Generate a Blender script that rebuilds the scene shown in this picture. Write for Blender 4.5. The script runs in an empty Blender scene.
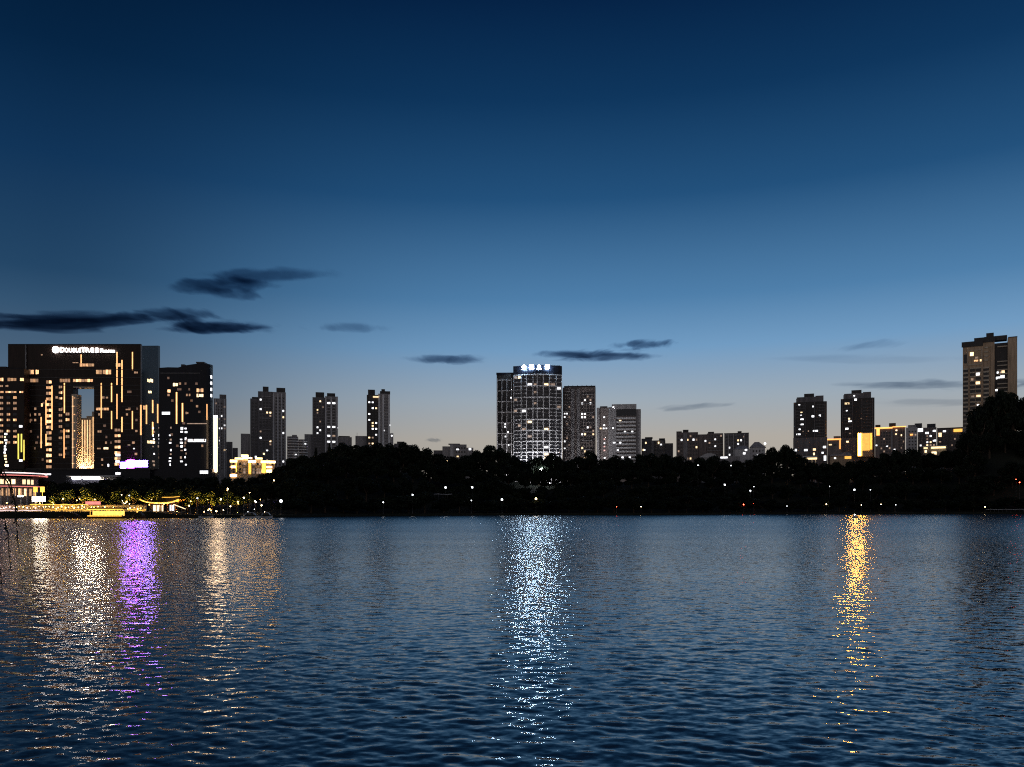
import bpy, math, random
import numpy as np
from mathutils import Vector

random.seed(11)
rng = np.random.default_rng(11)
sc = bpy.context.scene
COL = sc.collection
H, F, HY, CX = 3.2, 800.0, 508.5, 512.0      # eye height, focal length in pixels, horizon row, centre column


def wx(px, Y): return (px - CX) / F * Y
def wz(py, Y): return H + (HY - py) / F * Y


def lin(r, g, b):
    def c(v):
        v /= 255.0
        return v / 12.92 if v <= 0.04045 else ((v + 0.055) / 1.055) ** 2.4
    return (c(r), c(g), c(b), 1.0)


# ------------------------------------------------------------------ materials
def new_mat(name):
    m = bpy.data.materials.new(name)
    m.use_nodes = True
    nt = m.node_tree
    return m, nt, nt.nodes['Principled BSDF']


def surf(name, col, rough=0.7, var=0.35, scale=0.25, spec=0.3, metal=0.0, streak=True):
    """painted / rendered surface with weathering blotches and vertical streaks"""
    m, nt, b = new_mat(name)
    N, L = nt.nodes, nt.links
    tc = N.new('ShaderNodeTexCoord')
    mp = N.new('ShaderNodeMapping')
    mp.inputs['Scale'].default_value = (scale * 3, scale * 3, scale * (0.35 if streak else 3))
    L.new(tc.outputs['Object'], mp.inputs['Vector'])
    no = N.new('ShaderNodeTexNoise')
    no.inputs['Scale'].default_value = 1.0
    no.inputs['Detail'].default_value = 5
    L.new(mp.outputs[0], no.inputs['Vector'])
    rp = N.new('ShaderNodeValToRGB')
    rp.color_ramp.elements[0].position = 0.3
    rp.color_ramp.elements[1].position = 0.72
    rp.color_ramp.elements[0].color = tuple(c * (1 - var) for c in col[:3]) + (1,)
    rp.color_ramp.elements[1].color = tuple(min(1, c * (1 + var * 0.5)) for c in col[:3]) + (1,)
    L.new(no.outputs['Fac'], rp.inputs[0])
    L.new(rp.outputs[0], b.inputs['Base Color'])
    b.inputs['Roughness'].default_value = rough
    b.inputs['Metallic'].default_value = metal
    b.inputs['Specular IOR Level'].default_value = spec
    return m


def glow(name, col, strength, var=0.0, scale=1.0):
    """a surface that gives off light; var makes it uneven the way curtains, lamps and furniture do"""
    m, nt, b = new_mat(name)
    N, L = nt.nodes, nt.links
    b.inputs['Base Color'].default_value = (0.3, 0.3, 0.3, 1)
    b.inputs['Emission Color'].default_value = tuple(col) + (1,)
    b.inputs['Emission Strength'].default_value = strength
    m.cycles.emission_sampling = 'NONE' if strength < 3 else 'AUTO'
    if var:
        oi = N.new('ShaderNodeObjectInfo')
        ge = N.new('ShaderNodeNewGeometry')
        no = N.new('ShaderNodeTexNoise')
        no.inputs['Scale'].default_value = scale
        L.new(ge.outputs['Position'], no.inputs['Vector'])
        a = N.new('ShaderNodeMath'); a.operation = 'MULTIPLY_ADD'
        a.inputs[1].default_value = var * 1.4
        a.inputs[2].default_value = 1 - var * 0.7
        L.new(oi.outputs['Random'], a.inputs[0])
        c = N.new('ShaderNodeMath'); c.operation = 'MULTIPLY_ADD'
        c.inputs[1].default_value = var * 2.2
        c.inputs[2].default_value = 1 - var * 1.1
        L.new(no.outputs['Fac'], c.inputs[0])
        d = N.new('ShaderNodeMath'); d.operation = 'MULTIPLY'
        L.new(a.outputs[0], d.inputs[0]); L.new(c.outputs[0], d.inputs[1])
        e = N.new('ShaderNodeMath'); e.operation = 'MULTIPLY'
        e.inputs[1].default_value = strength
        L.new(d.outputs[0], e.inputs[0])
        L.new(e.outputs[0], b.inputs['Emission Strength'])
    return m


M = {}
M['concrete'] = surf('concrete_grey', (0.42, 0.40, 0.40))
M['pale'] = surf('pale_render', (0.64, 0.63, 0.63), var=0.25)
M['white_frame'] = surf('white_frame', (0.80, 0.80, 0.81), var=0.2)
M['brown'] = surf('brown_tile', (0.30, 0.25, 0.23))
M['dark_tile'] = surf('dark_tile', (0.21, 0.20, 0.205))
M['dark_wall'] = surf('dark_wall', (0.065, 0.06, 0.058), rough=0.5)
M['hotel_stone'] = surf('hotel_stone', (0.030, 0.019, 0.015), rough=0.4, spec=0.2)
M['hotel_panel'] = surf('hotel_panel', (0.012, 0.014, 0.022), rough=0.3, spec=0.2)
M['beige'] = surf('beige_tile', (0.62, 0.46, 0.31))
M['cream'] = surf('cream_stone', (0.62, 0.54, 0.42), var=0.2)
M['roof'] = surf('roof_grey', (0.10, 0.10, 0.11), streak=False)
M['tile_roof'] = surf('glazed_roof_tile', (0.28, 0.17, 0.06), rough=0.4, streak=False)
M['steel'] = surf('painted_steel', (0.18, 0.18, 0.19), rough=0.45, metal=0.6)
M['hull'] = surf('boat_hull', (0.09, 0.035, 0.02), rough=0.4, streak=False)
M['white_paint'] = surf('white_paint', (0.75, 0.75, 0.75), rough=0.35, var=0.12, streak=False)
M['bark'] = surf('bark', (0.09, 0.065, 0.045), rough=0.9, scale=2)
M['stone'] = surf('quay_stone', (0.22, 0.20, 0.18), streak=False)


def glass_mat():
    m, nt, b = new_mat('dark_glass')
    b.inputs['Base Color'].default_value = (0.012, 0.014, 0.02, 1)
    b.inputs['Roughness'].default_value = 0.12
    return m


M['glass'] = glass_mat()
M['lit_warm'] = glow('lit_room_warm', (1.0, 0.70, 0.38), 2.0, 0.5, 1.2)
M['lit_white'] = glow('lit_room_white', (0.95, 0.96, 1.0), 2.2, 0.5, 1.2)
M['lit_dim'] = glow('lit_room_dim', (0.9, 0.6, 0.42), 0.35, 0.6, 1.2)
M['lit_red'] = glow('lit_room_rose', (1.0, 0.5, 0.45), 1.0, 0.4, 1.2)
M['hotel_room'] = glow('hotel_room_light', (1.0, 0.54, 0.25), 1.6, 0.95, 1.3)
M['hotel_dim'] = glow('hotel_room_dim', (1.0, 0.55, 0.30), 0.35, 0.6, 0.8)
M['hotel_soft'] = glow('hotel_room_curtained', (1.0, 0.50, 0.22), 0.75, 0.9, 1.3)
M['hotel_faint'] = glow('hotel_room_faint', (1.0, 0.50, 0.28), 0.10, 0.8, 1.3)
M['strip'] = glow('facade_strip_light', (1.0, 0.47, 0.17), 2.0, 0.4, 0.3)
M['strip_yellow'] = glow('facade_strip_yellow', (1.0, 0.80, 0.12), 1.3, 0.3, 0.3)
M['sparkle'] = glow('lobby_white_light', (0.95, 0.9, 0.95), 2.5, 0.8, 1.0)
M['sign_white'] = glow('sign_white', (1.0, 0.92, 0.88), 18.0)
M['sign_blue_white'] = glow('sign_blue_white', (0.50, 0.74, 1.0), 190.0)
M['screen'] = glow('screen_violet_white', (0.34, 0.18, 1.0), 62.0, 0.2, 0.3)
M['screen_magenta'] = glow('screen_magenta', (0.60, 0.02, 1.0), 50.0)
M['gold_flood'] = glow('gold_cornice_light', (1.0, 0.56, 0.22), 10.0, 0.5, 0.6)
M['gold_line'] = glow('gold_edge_light', (1.0, 0.50, 0.06), 2.2, 0.45, 0.8)
M['orange_line'] = glow('orange_cornice_light', (1.0, 0.40, 0.10), 2.2, 0.3, 0.2)
M['amber_box'] = glow('amber_light_panel', (1.0, 0.42, 0.07), 135.0, 0.25, 0.5)
M['amber_soft'] = glow('amber_light_soft', (1.0, 0.48, 0.08), 1.3, 0.25, 0.5)
M['lamp_blaze'] = glow('lamp_blaze', (0.85, 0.9, 1.0), 240.0)
M['lamp_facade'] = glow('facade_floodlight', (0.95, 0.95, 1.0), 5200.0)
M['canopy_light'] = glow('canopy_fascia_light', (1.0, 0.72, 0.36), 1.6, .4, .6)
M['inner_glow'] = glow('gateway_added_glow', (1.0, 0.58, 0.28), 1.5, .5, .25)  # glow of the strips added inside the gateway
M['entrance_lamp'] = glow('entrance_strip_lamp', (1.0, 0.84, 0.70), 170.0)
M['amber_edge'] = glow('amber_diffuser', (1.0, 0.50, 0.07), 2.4)
M['edge_lamp'] = glow('edge_mast_light', (1.0, 0.68, 0.40), 15.0)
M['lamp_wall'] = glow('terrace_lamp', (1.0, 0.55, 0.10), 75.0)
M['lamp_up'] = glow('uplight_gold', (1.0, 0.50, 0.10), 2000.0)
M['lamp_white'] = glow('lamp_white', (0.9, 0.95, 1.0), 5.0)
M['lamp_warm'] = glow('lamp_warm', (1.0, 0.70, 0.36), 22.0)
M['lamp_gold'] = glow('lamp_gold', (1.0, 0.55, 0.12), 14.0)
M['lamp_pink'] = glow('lamp_pinkish', (1.0, 0.60, 0.55), 40.0)
M['lamp_red'] = glow('lamp_red', (1.0, 0.07, 0.03), 26.0)
M['neon_red'] = glow('neon_red', (1.0, 0.25, 0.22), 1.2)
M['neon_white'] = glow('neon_white', (1.0, 0.75, 0.75), 1.8, 0.4, 0.5)
M['lantern'] = glow('lantern_paper', (1.0, 0.86, 0.66), 34.0)


def leaf_mat(name, c0, c1):
    m, nt, b = new_mat(name)
    N, L = nt.nodes, nt.links
    ge = N.new('ShaderNodeNewGeometry')
    no = N.new('ShaderNodeTexNoise')
    no.inputs['Scale'].default_value = 0.35
    L.new(ge.outputs['Position'], no.inputs['Vector'])
    rp = N.new('ShaderNodeValToRGB')
    rp.color_ramp.elements[0].position = 0.35
    rp.color_ramp.elements[1].position = 0.65
    rp.color_ramp.elements[0].color = c0 + (1,)
    rp.color_ramp.elements[1].color = c1 + (1,)
    L.new(no.outputs['Fac'], rp.inputs[0])
    L.new(rp.outputs[0], b.inputs['Base Color'])
    b.inputs['Roughness'].default_value = 0.65
    b.inputs['Specular IOR Level'].default_value = 0.2
    return m


M['leaf'] = leaf_mat('foliage_dark', (0.010, 0.016, 0.010), (0.024, 0.034, 0.018))
M['leaf_bright'] = leaf_mat('foliage_fresh', (0.06, 0.10, 0.025), (0.12, 0.15, 0.045))
M['ground'] = surf('lakeside_ground', (0.025, 0.028, 0.018), rough=0.95, scale=0.05, streak=False)


# ------------------------------------------------------------------ mesh builder
class MB:
    def __init__(s): s.v, s.f = [], []

    def add(s, vs, fs):
        o = len(s.v)
        s.v += [tuple(p) for p in vs]
        s.f += [tuple(i + o for i in f) for f in fs]
        return s

    def box(s, x0, x1, y0, y1, z0, z1):
        return s.add([(x0, y0, z0), (x1, y0, z0), (x1, y1, z0), (x0, y1, z0), (x0, y0, z1), (x1, y0, z1), (x1, y1, z1), (x0, y1, z1)],
                     [(0, 3, 2, 1), (4, 5, 6, 7), (0, 1, 5, 4), (1, 2, 6, 5), (2, 3, 7, 6), (3, 0, 4, 7)])

    def prism(s, pts, z0, z1):
        n = len(pts)
        return s.add([(x, y, z0) for x, y in pts] + [(x, y, z1) for x, y in pts],
                     [tuple(range(n - 1, -1, -1)), tuple(range(n, 2 * n))] + [(i, (i + 1) % n, n + (i + 1) % n, n + i) for i in range(n)])

    def tube(s, pts, rad, n=6):
        """tapered tube through pts"""
        vs, fs = [], []
        P = [Vector(p) for p in pts]
        for i, p in enumerate(P):
            d = (P[min(i + 1, len(P) - 1)] - P[max(i - 1, 0)]).normalized()
            a = d.cross(Vector((0.3, 1, 0.1))).normalized()
            b = d.cross(a)
            r = rad[i] if isinstance(rad, (list, tuple)) else rad
            for k in range(n):
                t = 2 * math.pi * k / n
                vs.append(p + a * (r * math.cos(t)) + b * (r * math.sin(t)))
        for i in range(len(P) - 1):
            for k in range(n):
                k2 = (k + 1) % n
                fs.append((i * n + k, i * n + k2, (i + 1) * n + k2, (i + 1) * n + k))
        fs.append(tuple(range(n - 1, -1, -1)))
        fs.append(tuple(range((len(P) - 1) * n, len(P) * n)))
        return s.add(vs, fs)

    def lathe(s, prof, n=16, cx=0, cy=0):
        vs, fs = [], []
        for r, z in prof:
            for k in range(n):
                t = 2 * math.pi * k / n
                vs.append((cx + r * math.cos(t), cy + r * math.sin(t), z))
        for i in range(len(prof) - 1):
            for k in range(n):
                k2 = (k + 1) % n
                fs.append((i * n + k, i * n + k2, (i + 1) * n + k2, (i + 1) * n + k))
        fs.append(tuple(range(n - 1, -1, -1)))
        fs.append(tuple(range((len(prof) - 1) * n, len(prof) * n)))
        return s.add(vs, fs)

    def mesh(s, name, mat):
        me = bpy.data.meshes.new(name)
        me.from_pydata(s.v, [], s.f)
        me.materials.append(mat)
        me.update()
        return me

    def build(s, name, mat, parent=None, loc=(0, 0, 0), smooth=False):
        me = s.mesh(name, mat)
        if smooth:
            me.polygons.foreach_set('use_smooth', [True] * len(me.polygons))
        return link(name, me, parent, loc)


def link(name, data, parent=None, loc=(0, 0, 0), rz=0, scale=None):
    o = bpy.data.objects.new(name, data)
    COL.objects.link(o)
    o.location = loc
    o.rotation_euler = (0, 0, rz)
    if scale: o.scale = scale
    if parent: o.parent = parent
    return o


def tag(o, label=None, cat=None, group=None, kind=None):
    if label: o['label'] = label
    if cat: o['category'] = cat
    if group: o['group'] = group
    if kind: o['kind'] = kind
    return o


def thing(name, label, cat, loc, rz=0, group=None):
    return tag(link(name, None, None, loc, rz), label, cat, group)


UB = {}
def unit_box(mat):
    if mat not in UB:
        UB[mat] = MB().box(-.5, .5, -.5, .5, -.5, .5).mesh('window_pane', M[mat])
    return UB[mat]


def text_mesh(txt, mat, extrude=0.06):
    cu = bpy.data.curves.new('lettering', 'FONT')
    cu.body = txt
    cu.extrude = extrude
    cu.space_character = 1.22
    ob = bpy.data.objects.new('lettering', cu)
    COL.objects.link(ob)
    bpy.context.view_layer.update()
    me = bpy.data.meshes.new_from_object(ob.evaluated_get(bpy.context.evaluated_depsgraph_get()))
    bpy.data.objects.remove(ob)
    bpy.data.curves.remove(cu)
    me.materials.clear()
    me.materials.append(M[mat])
    return me


def text_part(txt, mat, parent, x0, x1, z0, z1, y, name='lettering', extr=0.06):
    me = text_mesh(txt, mat, extr)
    co = np.array([v.co[:] for v in me.vertices])
    lo, hi = co.min(0), co.max(0)
    sx = (x1 - x0) / max(1e-6, hi[0] - lo[0]); sz = (z1 - z0) / max(1e-6, hi[1] - lo[1])
    for v in me.vertices:
        a = v.co.copy()
        v.co = ((a.x - lo[0]) * sx + x0, y - a.z * 2.0, (a.y - lo[1]) * sz + z0)
    me.update()
    return link(name, me, parent)


# ------------------------------------------------------------------ terrain
SHORE = [(-400, 250), (0, 261), (140, 266), (285, 283), (330, 312), (420, 350), (480, 368), (640, 385), (740, 428), (800, 447), (900, 458), (1024, 462), (1400, 470)]
SKY_LINE = [(-100, 478), (0, 479), (40, 477), (60, 480), (75, 483), (100, 478), (130, 476), (160, 475), (200, 475), (230, 477), (260, 475), (275, 468),
            (285, 463), (300, 458), (310, 454), (325, 447), (345, 443), (360, 447), (375, 445), (390, 445), (410, 444), (425, 450), (435, 454), (450, 460),
            (470, 455), (480, 449), (490, 447), (500, 449), (510, 455), (520, 461), (530, 466), (545, 455), (555, 453), (563, 463), (575, 459), (590, 452),
            (600, 463), (612, 456), (625, 460), (640, 456), (660, 454), (680, 460), (695, 463), (705, 457), (715, 458), (730, 463), (745, 463), (760, 456),
            (772, 449), (785, 446), (795, 454), (805, 462), (815, 466), (830, 463), (850, 463), (870, 459), (880, 458), (894, 449), (903, 461), (914, 443), (925, 457),
            (940, 452), (955, 452), (965, 442), (975, 420), (985, 400), (1000, 391), (1010, 392), (1024, 398), (1100, 402), (1400, 420)]


def itp(tab, px): return float(np.interp(px, [a for a, b in tab], [b for a, b in tab]))
def shore(px): return itp(SHORE, px)
def skyl(px): return itp(SKY_LINE, px)


_hp = np.arange(-400, 1401, 10)
_hh = []
for p in _hp:
    y = shore(p) + 90
    _hh.append(max(4.5, wz(skyl(p), y) - (14 if p < 955 else 14 + min(14, (p - 955) * .5))))
_hh = np.convolve(np.pad(_hh, 2, mode='edge'), np.ones(5) / 5, mode='valid')


def ground_z(px, Y):
    d = Y - shore(px)
    if d <= 0: return -2.5
    t = min(1, max(0, (d - 8) / 87)); t = t * t * (3 - 2 * t)
    h = float(np.interp(px, _hp, _hh))
    if d > 150:
        h = h + (min(h, 18) - h) * min(1, (d - 150) / 120)
    z = 1.0 + (h - 1.0) * t
    return max(z, 1 + 1.1 * min(1, max(0, (178 - px) / 25)) * min(1, max(0, (d - .2) / .2)))


us = np.linspace(-1.7, 1.7, 230)
rows = [('n', -120, 1.3), ('n', 2, 1.4), ('n', 4.5, 1.2), ('n', 6.5, 0.1), ('n', 8.5, -1.6), ('n', 30, -3.0)]
for d in [-40, -1.0]: rows.append(('l', d, -2.5))
for d in [0.0, .4, 4, 8, 16, 26, 38, 50, 62, 74, 86, 98, 120, 150, 190, 230, 280, 500, 1200, 4000, 16000]: rows.append(('s', d, None))
gv, gf = [], []
for kind, a, z in rows:
    for u in us:
        px = CX + F * u
        if kind == 'n':
            gv.append((u * max(45, a * 1.6), a, z))
        else:
            Y = shore(px) + a
            zz = z if z is not None else (ground_z(px, Y) if a > 0 else 0.75)
            gv.append((u * Y, Y, zz))
n = len(us)
for j in range(len(rows) - 1):
    for i in range(n - 1):
        gf.append((j * n + i, j * n + i + 1, (j + 1) * n + i + 1, (j + 1) * n + i))
tag(MB().add(gv, gf).build('ground', M['ground'], smooth=False), kind='structure')

# ------------------------------------------------------------------ water
def build_water():
    nr, na = 1250, 1000
    r = 3.0 * np.exp(np.linspace(0, math.log(620 / 3.0), nr))
    th = np.radians(np.linspace(-54, 54, na))
    R, T = np.meshgrid(r, th, indexing='ij')
    Xw, Yw = R * np.sin(T), R * np.cos(T)
    dr = R * (math.log(620 / 3.0) / nr)
    Zw = np.zeros_like(Xw)
    g = np.random.default_rng(5)
    lam = np.exp(g.normal(math.log(0.33), 0.50, 130)).clip(.12, 1.6)
    ang = g.normal(math.radians(-97), math.radians(36), 130)
    for l, a in zip(lam, ang):
        k = 2 * math.pi / l
        sl = 0.0100
        fade = np.clip((l / dr - 2.5) / 3.0, 0, 1)
        ph = k * (Xw * math.cos(a) + Yw * math.sin(a)) + g.uniform(0, 6.28)
        w = np.sin(ph)
        Zw += fade * sl / k * (w + 0.25 * np.cos(2 * ph))
    me = bpy.data.meshes.new('lake_water')
    co = np.stack([Xw, Yw, Zw], -1).reshape(-1, 3).astype(np.float32)
    me.vertices.add(len(co)); me.vertices.foreach_set('co', co.ravel())
    idx = np.arange(nr * na).reshape(nr, na)
    q = np.stack([idx[:-1, :-1], idx[:-1, 1:], idx[1:, 1:], idx[1:, :-1]], -1).reshape(-1, 4).astype(np.int32)
    # from above the winding has to give +Z
    q = q[:, ::-1]
    me.loops.add(q.size); me.loops.foreach_set('vertex_index', q.ravel())
    me.polygons.add(len(q))
    me.polygons.foreach_set('loop_start', np.arange(0, q.size, 4, dtype=np.int32))
    me.polygons.foreach_set('loop_total', np.full(len(q), 4, dtype=np.int32))
    me.update(calc_edges=True)
    me.polygons.foreach_set('use_smooth', np.ones(len(q), bool))
    m, nt, b = new_mat('lake_water')
    N, L = nt.nodes, nt.links
    b.inputs['Base Color'].default_value = (0.05, 0.10, 0.138, 1)
    b.inputs['Roughness'].default_value = 0.05
    b.inputs['IOR'].default_value = 1.55
    ge = N.new('ShaderNodeNewGeometry')
    acc = None
    for sx, sy, ax, ay in [(2.6, 6.0, 0.36, 0.20), (9.0, 17.0, 0.34, 0.17)]:
        mp = N.new('ShaderNodeMapping')
        mp.inputs['Scale'].default_value = (sx, sy, 1)
        mp.inputs['Rotation'].default_value = (0, 0, math.radians(7))
        L.new(ge.outputs['Position'], mp.inputs['Vector'])
        no = N.new('ShaderNodeTexNoise')
        no.inputs['Scale'].default_value = 1.0
        no.inputs['Detail'].default_value = 2.5
        L.new(mp.outputs[0], no.inputs['Vector'])
        sb = N.new('ShaderNodeVectorMath'); sb.operation = 'SUBTRACT'
        sb.inputs[1].default_value = (0.5, 0.5, 0.5)
        L.new(no.outputs['Color'], sb.inputs[0])
        ml = N.new('ShaderNodeVectorMath'); ml.operation = 'MULTIPLY'
        ml.inputs[1].default_value = (ax, ay, 0)
        L.new(sb.outputs[0], ml.inputs[0])
        if acc is None: acc = ml
        else:
            ad = N.new('ShaderNodeVectorMath'); ad.operation = 'ADD'
            L.new(acc.outputs[0], ad.inputs[0]); L.new(ml.outputs[0], ad.inputs[1]); acc = ad
    # broad calm and ruffled patches
    no = N.new('ShaderNodeTexNoise'); no.inputs['Scale'].default_value = 0.035; no.inputs['Detail'].default_value = 3
    mp = N.new('ShaderNodeMapping'); mp.inputs['Scale'].default_value = (0.35, 1.6, 1)
    L.new(ge.outputs['Position'], mp.inputs['Vector']); L.new(mp.outputs[0], no.inputs['Vector'])
    mr = N.new('ShaderNodeMapRange'); mr.inputs[1].default_value = 0.35; mr.inputs[2].default_value = 0.65
    mr.inputs[3].default_value = 0.75; mr.inputs[4].default_value = 1.25
    L.new(no.outputs['Fac'], mr.inputs[0])
    sc_ = N.new('ShaderNodeVectorMath'); sc_.operation = 'SCALE'
    L.new(acc.outputs[0], sc_.inputs[0]); L.new(mr.outputs[0], sc_.inputs['Scale'])
    # out on the open lake the wind leans the wavelets towards this bank
    sp = N.new('ShaderNodeSeparateXYZ'); L.new(ge.outputs['Position'], sp.inputs[0])
    lm = N.new('ShaderNodeMapRange'); lm.inputs[1].default_value = 14; lm.inputs[2].default_value = 130; lm.inputs[3].default_value = -.02; lm.inputs[4].default_value = -WATER_BIAS
    L.new(sp.outputs['Y'], lm.inputs[0])
    # ripples too fine to see one by one further out read as a broader sheen
    rm = N.new('ShaderNodeMapRange'); rm.inputs[1].default_value = 14; rm.inputs[2].default_value = 110; rm.inputs[3].default_value = .05; rm.inputs[4].default_value = .19
    L.new(sp.outputs['Y'], rm.inputs[0]); L.new(rm.outputs[0], b.inputs['Roughness'])
    cb = N.new('ShaderNodeCombineXYZ'); L.new(lm.outputs[0], cb.inputs['Y'])
    a0 = N.new('ShaderNodeVectorMath'); a0.operation = 'ADD'; L.new(sc_.outputs[0], a0.inputs[0]); L.new(cb.outputs[0], a0.inputs[1])
    fm = N.new('ShaderNodeMapRange'); fm.inputs[1].default_value = 14; fm.inputs[2].default_value = 90; fm.inputs[3].default_value = 1.0; fm.inputs[4].default_value = 1.5
    L.new(sp.outputs['Y'], fm.inputs[0])
    fx = N.new('ShaderNodeMath'); fx.operation = 'MULTIPLY_ADD'; fx.inputs[1].default_value = 1.5; fx.inputs[2].default_value = -.5; L.new(fm.outputs[0], fx.inputs[0])
    fc = N.new('ShaderNodeCombineXYZ'); L.new(fx.outputs[0], fc.inputs['X']); L.new(fm.outputs[0], fc.inputs['Y'])
    s2 = N.new('ShaderNodeVectorMath'); s2.operation = 'MULTIPLY'; L.new(sc_.outputs[0], s2.inputs[0]); L.new(fc.outputs[0], s2.inputs[1])
    L.new(s2.outputs[0], a0.inputs[0])
    ad = N.new('ShaderNodeVectorMath'); ad.operation = 'ADD'
    L.new(ge.outputs['Normal'], ad.inputs[0]); L.new(a0.outputs[0], ad.inputs[1])
    nm = N.new('ShaderNodeVectorMath'); nm.operation = 'NORMALIZE'
    L.new(ad.outputs[0], nm.inputs[0])
    L.new(nm.outputs[0], b.inputs['Normal'])
    me.materials.append(m)
    tag(link('lake_water', me), kind='structure')


WATER_BIAS = 0.068
build_water()

# ------------------------------------------------------------------ buildings
class Bld:
    def __init__(s, name, label, cat, pc, Y, face=True, group=None, depth=None):
        s.pc, s.Y = pc, Y
        X0 = wx(pc, Y)
        th = math.atan2(X0, Y) if face else 0.0
        s.sx = Y / F * (math.cos(th) if face else 1.0)
        s.sz = Y / F
        s.face, s.cs = face, math.cos(th)
        s.base = ground_z(pc, Y) - 1.0
        s.root = thing(name, label, cat, (X0, Y, s.base), -th, group)
        s.parts = {}
        s.pend = []

    def x(s, px, d=0.0):
        k = 1 + d * s.cs / s.Y
        return (px - s.pc) * s.sx * k + (0 if s.face else wx(s.pc, d))
    def z(s, py, d=0.0): return 0.0 if py is None else H + (HY - py) * s.sz * (1 + d * s.cs / s.Y) - s.base

    MERGE = ('wall', 'left_wing', 'inner_block', 'crown', 'frame', 'attic', 'gateway_frame')
    def box(s, part, px0, px1, py0, py1, d0=0, d1=12, mat=None):
        """box from column px0 to px1, top row py0, bottom row py1 (None: the ground), d0..d1 metres behind the front"""
        p = s.parts.setdefault(part, [MB(), mat])
        if mat: p[1] = mat
        if part not in s.MERGE:
            return MB().box(s.x(px0, d0), s.x(px1, d0), d0, d1, s.z(py1, d0), s.z(py0, d0)).build(part, M[p[1]], s.root)
        p[0].box(s.x(px0, d0), s.x(px1, d0), d0, d1, s.z(py1, d0), s.z(py0, d0))
        return p[0]

    def mbp(s, part, mat):
        p = s.parts.setdefault(part, [MB(), mat])
        return p[0]

    def win(s, px, py, w, h, mat, d=0, name='window'):
        s.pend.append((name, mat, (s.x(px, d), d - .06, s.z(py, d)), 0, (w * s.sx, .14, h * s.sz)))

    def win_on(s, px, py, w, h, mat, A, B, name='window'):
        """a pane on the upright face from local point A to local point B, where it is seen at column px, row py"""
        X0, Y0 = s.root.location.x, s.root.location.y
        q = (px - CX) / F
        ax, ay, bx_, by = A[0] + X0, A[1] + Y0, B[0] + X0, B[1] + Y0
        t = (q * ay - ax) / ((bx_ - ax) - q * (by - ay))
        P = (ax + (bx_ - ax) * t, ay + (by - ay) * t)
        th = math.atan2(by - ay, bx_ - ax)
        n = (math.sin(th), -math.cos(th))
        # width along the face that spans w columns
        dpx = F * ((bx_ - ax) * P[1] - P[0] * (by - ay)) / P[1] ** 2
        L_ = math.hypot(bx_ - ax, by - ay)
        s.pend.append((name, mat, (P[0] - X0 + n[0] * .06, P[1] - Y0 + n[1] * .06, H + (HY - py) * P[1] / F - s.base), th, (abs(w / dpx * L_), .14, h * P[1] / F)))

    def flush(s):
        ws = [p for p in s.pend if p[0] == 'window']
        ws.sort(key=lambda p: (p[1] == 'glass', -p[4][0] * p[4][2]))
        for p in [p for p in s.pend if p[0] != 'window'] + ws[:99]:
            link(p[0], unit_box(p[1]), s.root, p[2], p[3], p[4])
        rest = ws[99:]
        s.pend = []
        if not rest: return
        mats = sorted({p[1] for p in rest})
        mb = MB(); mi = []
        for nm, m, lo, rz, sc_ in rest:
            q = MB().box(-sc_[0] / 2, sc_[0] / 2, -.07, .07, -sc_[2] / 2, sc_[2] / 2)
            cr, sr = math.cos(rz), math.sin(rz)
            mb.add([(lo[0] + x * cr - y * sr, lo[1] + x * sr + y * cr, lo[2] + z) for x, y, z in q.v], q.f)
            mi += [mats.index(m)] * 6
        me = mb.mesh('windows', M[mats[0]])
        for m in mats[1:]: me.materials.append(M[m])
        me.polygons.foreach_set('material_index', mi)
        tag(link('windows', me, s.root), kind='stuff')

    def grid(s, px0, px1, ncol, py0, py1, nrow, wf=.55, hf=.55, lit=(), lit_mats=('lit_white', 'lit_warm'), prob=0.0, d=0, glass=True, curve=None):
        lit = {tuple(l[:2]): (l[2] if len(l) > 2 else None) for l in lit}
        cw, rh = (px1 - px0) / ncol, (py1 - py0) / nrow
        cells = [(i, j) for j in range(nrow) for i in range(ncol)]
        cells.sort(key=lambda c: (0 if c in lit else 1, random.random()))
        for i, j in cells:
            px, py = px0 + (i + .5) * cw, py0 + (j + .5) * rh
            m = None
            if (i, j) in lit: m = lit[(i, j)] or random.choice(lit_mats)
            elif random.random() < prob * 4: m = random.choice(lit_mats + ('lit_dim',) * 6)
            elif glass: m = 'glass'
            if m: s.win(px, py, cw * wf, rh * hf, m, d + (curve(px) if curve else 0))

    def done(s):
        out = {}
        for k, (mb, mat) in s.parts.items():
            if mb.f: out[k] = mb.build(k, M[mat], s.root)
        s.flush()
        return out


exec_order = []

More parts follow.
